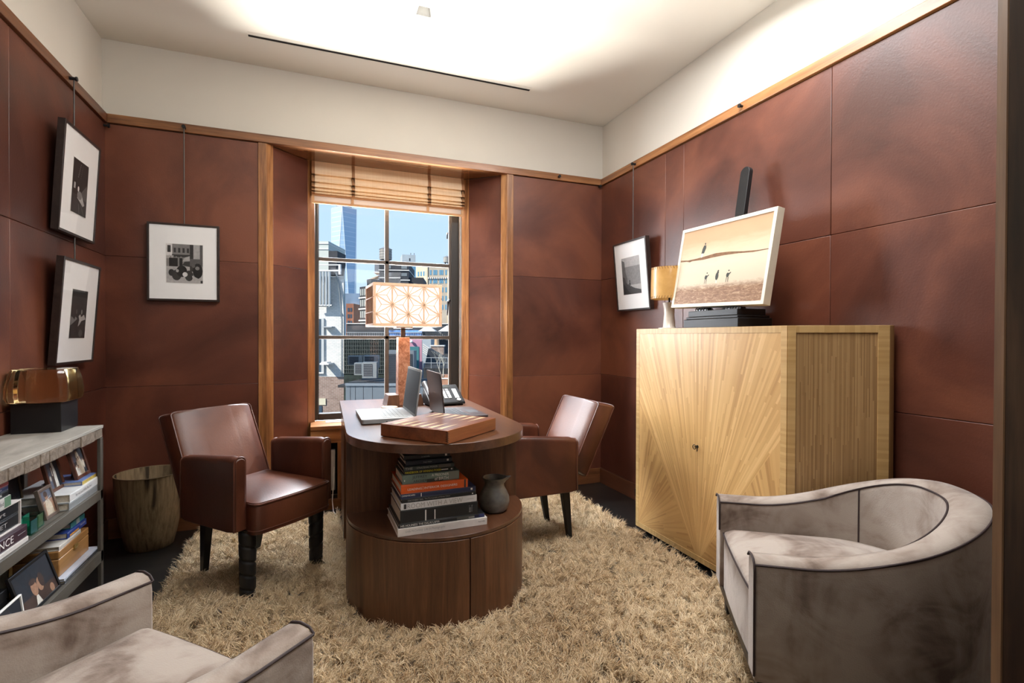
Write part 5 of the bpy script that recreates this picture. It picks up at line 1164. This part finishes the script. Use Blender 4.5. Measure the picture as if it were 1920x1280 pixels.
B().hexa([(0, 2, h), (w, 2, h), (w, 6, h), (0, 6, h)], [(w*.3, 3, h+.9), (w, 3, h+.9), (w, 5, h+.9), (w*.3, 5, h+.9)]).obj('roof_slope', M_conc, t)
t, w, h = building('cream_building', 'cream sunlit stepped building beside the beige one', 'building', 780, 803, 500, 660, 135, 10, M_beige, -.55)
wins(t, M_wblue, [w*k for k in (.2, .42, .64, .86)], [h-2.6, h-4.8, h-7.0], .5, 1.2)
# rooftops in the middle distance
t, w, h = building('roof_terrace', 'dark roof terrace with pale railing below the lattice lamp shade', 'terrace', 650, 850, 606, 645, 45, 8, plain((.035, .04, .048), .8, name='terrace_wall', var=.3, nscale=.8))
B().box(0, w, -.1, .1, h-.05, h+.02).obj('coping', M_stone2, t)
b = B()
for k in range(60): b.box(k*w/60, k*w/60+.025, -.25, -.22, h*.20, h*.55)
b.box(0, w, -.26, -.21, h*.55, h*.58); b.obj('railing', M_conc, t)
B().box(w*.40, w*.71, -.2, -.12, h*.38, h*.68).obj('painted_hoarding', plain((.10, .22, .50), .7, name='blue_hoarding', var=.7, nscale=1.6), t)
for k, (x, c) in enumerate(((.70, M_stone2), (.88, M_stone2))):
    b = B(); b.hexa([(w*x, -1.6, h*.62), (w*x+1.5, -1.6, h*.62), (w*x+1.5, -.3, h*.62), (w*x, -.3, h*.62)], [(w*x+.7, -1, h*.90), (w*x+.8, -1, h*.90), (w*x+.8, -.9, h*.90), (w*x+.7, -.9, h*.90)]); b.obj('parasol', c, t)
t, w, h = building('trellis_screen', 'dark green planted trellis on the roof behind the condenser units', 'trellis', 640, 760, 634, 700, 33, .4, plain((.012, .022, .018), .9, name='dark_foliage', var=.6, nscale=3))
b = B()
for k in range(36): b.box(k*w/36, k*w/36+.03, -.05, -.02, 0, h)
for k in range(9): b.box(0, w, -.06, -.03, k*h/9, k*h/9+.03)
b.obj('lattice', plain((.07, .085, .08), .8, name='grey_green_lattice'), t)
GA2 = 'condenser units on the near roof'
def condenser(label, u0, u1, vt, vb, d):
    t, w, h = building('condenser_unit', label, 'air conditioner', u0, u1, vt, vb, d, .45, M_galv, .1, GA2, 'housing')
    b = B(); b.box(w*.10, w*.72, -.012, .0, h*.12, h*.88); o = b.obj('fan_grille', M_dkb, t)
    b = B()
    for k in range(7): b.box(w*.10, w*.72, -.02, -.010, h*(.14+.105*k), h*(.155+.105*k))
    b.obj('grille_bar', M_conc, o)
M_acw = M_galv
condenser('condenser unit standing in front on the near roof, next to the window bar', 679, 706, 679, 709, 21)
condenser('condenser unit half hidden behind the front one, nearer the brick house', 664, 682, 680, 703, 21.8)
condenser('long condenser unit at the back of the near roof, by the brick house', 652, 680, 667, 684, 24)
condenser('condenser unit at the back of the near roof, above the front one', 681, 709, 666, 690, 24)
t, w, h = building('roof_parapet', 'grey metal clad parapet wall below the condenser units', 'parapet', 648, 860, 718, 800, 19, .3, plain((.115, .14, .165), .6, .1, name='zinc_cladding', var=.08, nscale=.8))
B().box(0, w, -.05, .35, h-.10, h).obj('coping', plain((.15, .18, .21), .5, name='zinc_coping'), t)
b = B()
for x in (.17, .36, .66, 1.0, 1.5, 2.0, 2.6, 3.2): b.box(x, x+.012, -.008, 0, 0, h-.10)
b.obj('seam', M_dkb, t)
b = B(); b.box(-.5, 4.5, .6, 4.0, h*.86, h*.92); b.obj('flat_roof', M_tar, t)
t, w, h = building('louvre_box', 'grey framed louvred plant box behind the copper lamp column', 'plant box', 725, 776, 657, 720, 21, .6, plain((.10, .12, .14), .6, name='frame_grey'))
b = B()
for k in range(22): b.box(w*.05, w*.95, -.03, -.005, h*(.08+.038*k), h*(.10+.038*k))
b.obj('louvre', M_dkb, t)
t, w, h = building('pink_bulkhead', 'pink roof bulkhead with a teal panel, right of the copper lamp column', 'roof hut', 752, 791, 634, 720, 29, 1.2, plain((.42, .22, .30), .8, name='pink_render', var=.1, nscale=1), .12)
B().box(w*.30, w*.86, -.03, 0, 0, h*.82).obj('teal_panel', plain((.04, .16, .18), .7, name='teal_paint'), t)
b = B(); b.lathe([(.001, -.09), (.06, -.06), (.09, 0), (.06, .06), (.001, .09)], 16, M=T(w*.50, -.12, h*.93)); b.obj('globe_light', M_white, t, smooth=60)
t, w, h = building('slatted_skylight', 'grey ribbed skylight housing beside the pink bulkhead', 'skylight', 791.5, 808, 636, 700, 29, .8, plain((.22, .26, .30), .5, name='rib_grey'), -.3)
b = B()
for k in range(5): b.hexa([(w*.1, -.04, h*(.62+.06*k)), (w*.9, -.04, h*(.48+.06*k)), (w*.9, 0, h*(.48+.06*k)), (w*.1, 0, h*(.62+.06*k))], [(w*.1, -.04, h*(.635+.06*k)), (w*.9, -.04, h*(.495+.06*k)), (w*.9, 0, h*(.495+.06*k)), (w*.1, 0, h*(.635+.06*k))])
b.obj('rib', M_stone2, t)
t, w, h = building('brick_chimney', 'brown brick chimney with a clay pot by the bare tree', 'chimney', 808, 832, 649, 712, 27, .55, M_rbrick, .05)
B().box(-.04, w+.04, -.04, .6, h, h+.06).obj('cap', M_stone2, t); B().lathe([(.13, 0), (.12, .34), (.14, .36)], 16, M=T(w*.42, .25, h+.06)).obj('clay_pot', plain((.40, .27, .17), .8, name='clay'), t, smooth=40)
t, w, h = building('dark_roof_slope', 'dark jumbled roof slope below the chimney', 'roof', 794, 870, 690, 740, 24, 2.5, M_tar)
B().hexa([(0, .2, h), (w, .2, h), (w, 2.4, h), (0, 2.4, h)], [(0, 1.4, h+.9), (w*.55, 1.4, h+.3), (w*.55, 2.3, h+.3), (0, 2.3, h+.9)]).obj('slope', M_tar, t)
b = B(); b.tube([(0, -.1, h+.25), (w, -.1, h+.25)], .015, 6); b.tube([(0, -.1, h+.5), (w, -.1, h+.5)], .015, 6)
for k in range(6): b.tube([(w*k/5, -.1, h), (w*k/5, -.1, h+.5)], .012, 6)
b.obj('guard_rail', M_conc, t)
t, w, h = building('roof_planter', 'low planter of brown and pale blocks at the foot of the bare tree', 'planter', 826, 850, 703, 716, 17, .4, plain((.30, .15, .09), .8, name='brown_block', var=.3, nscale=4))
B().box(0, w, -.02, .42, h*.45, h*.62).obj('pale_course', M_stone2, t)
tp = at(831, 706, 17); tr = thing('bare_tree', 'small bare pale-branched tree outside the right window pane', 'tree', (tp.x, tp.y, tp.z))
r3 = random.Random(4); b = B()
def branch(p, d, L, r, lv):
    q = p+d*L; m = p+d*(L*.5)+Vector((r3.uniform(-1, 1), r3.uniform(-1, 1), 0))*L*.06
    b.tube([p, m, q], [r, r*.8, r*.6], 5)
    if lv:
        for k in range(3): branch(q if k else m, (d+Vector((r3.uniform(-.8, .8), r3.uniform(-.5, .5), r3.uniform(-.1, .4)))).normalized(), L*r3.uniform(.5, .75), r*.55, lv-1)
branch(Vector((0, 0, 0)), Vector((.05, 0, 1)), .42, .018, 3); branch(Vector((-.05, 0, 0)), Vector((-.35, 0, 1)).normalized(), .5, .012, 2)
b.obj('branches', plain((.46, .43, .36), .8, name='pale_bark'), tr, smooth=60)
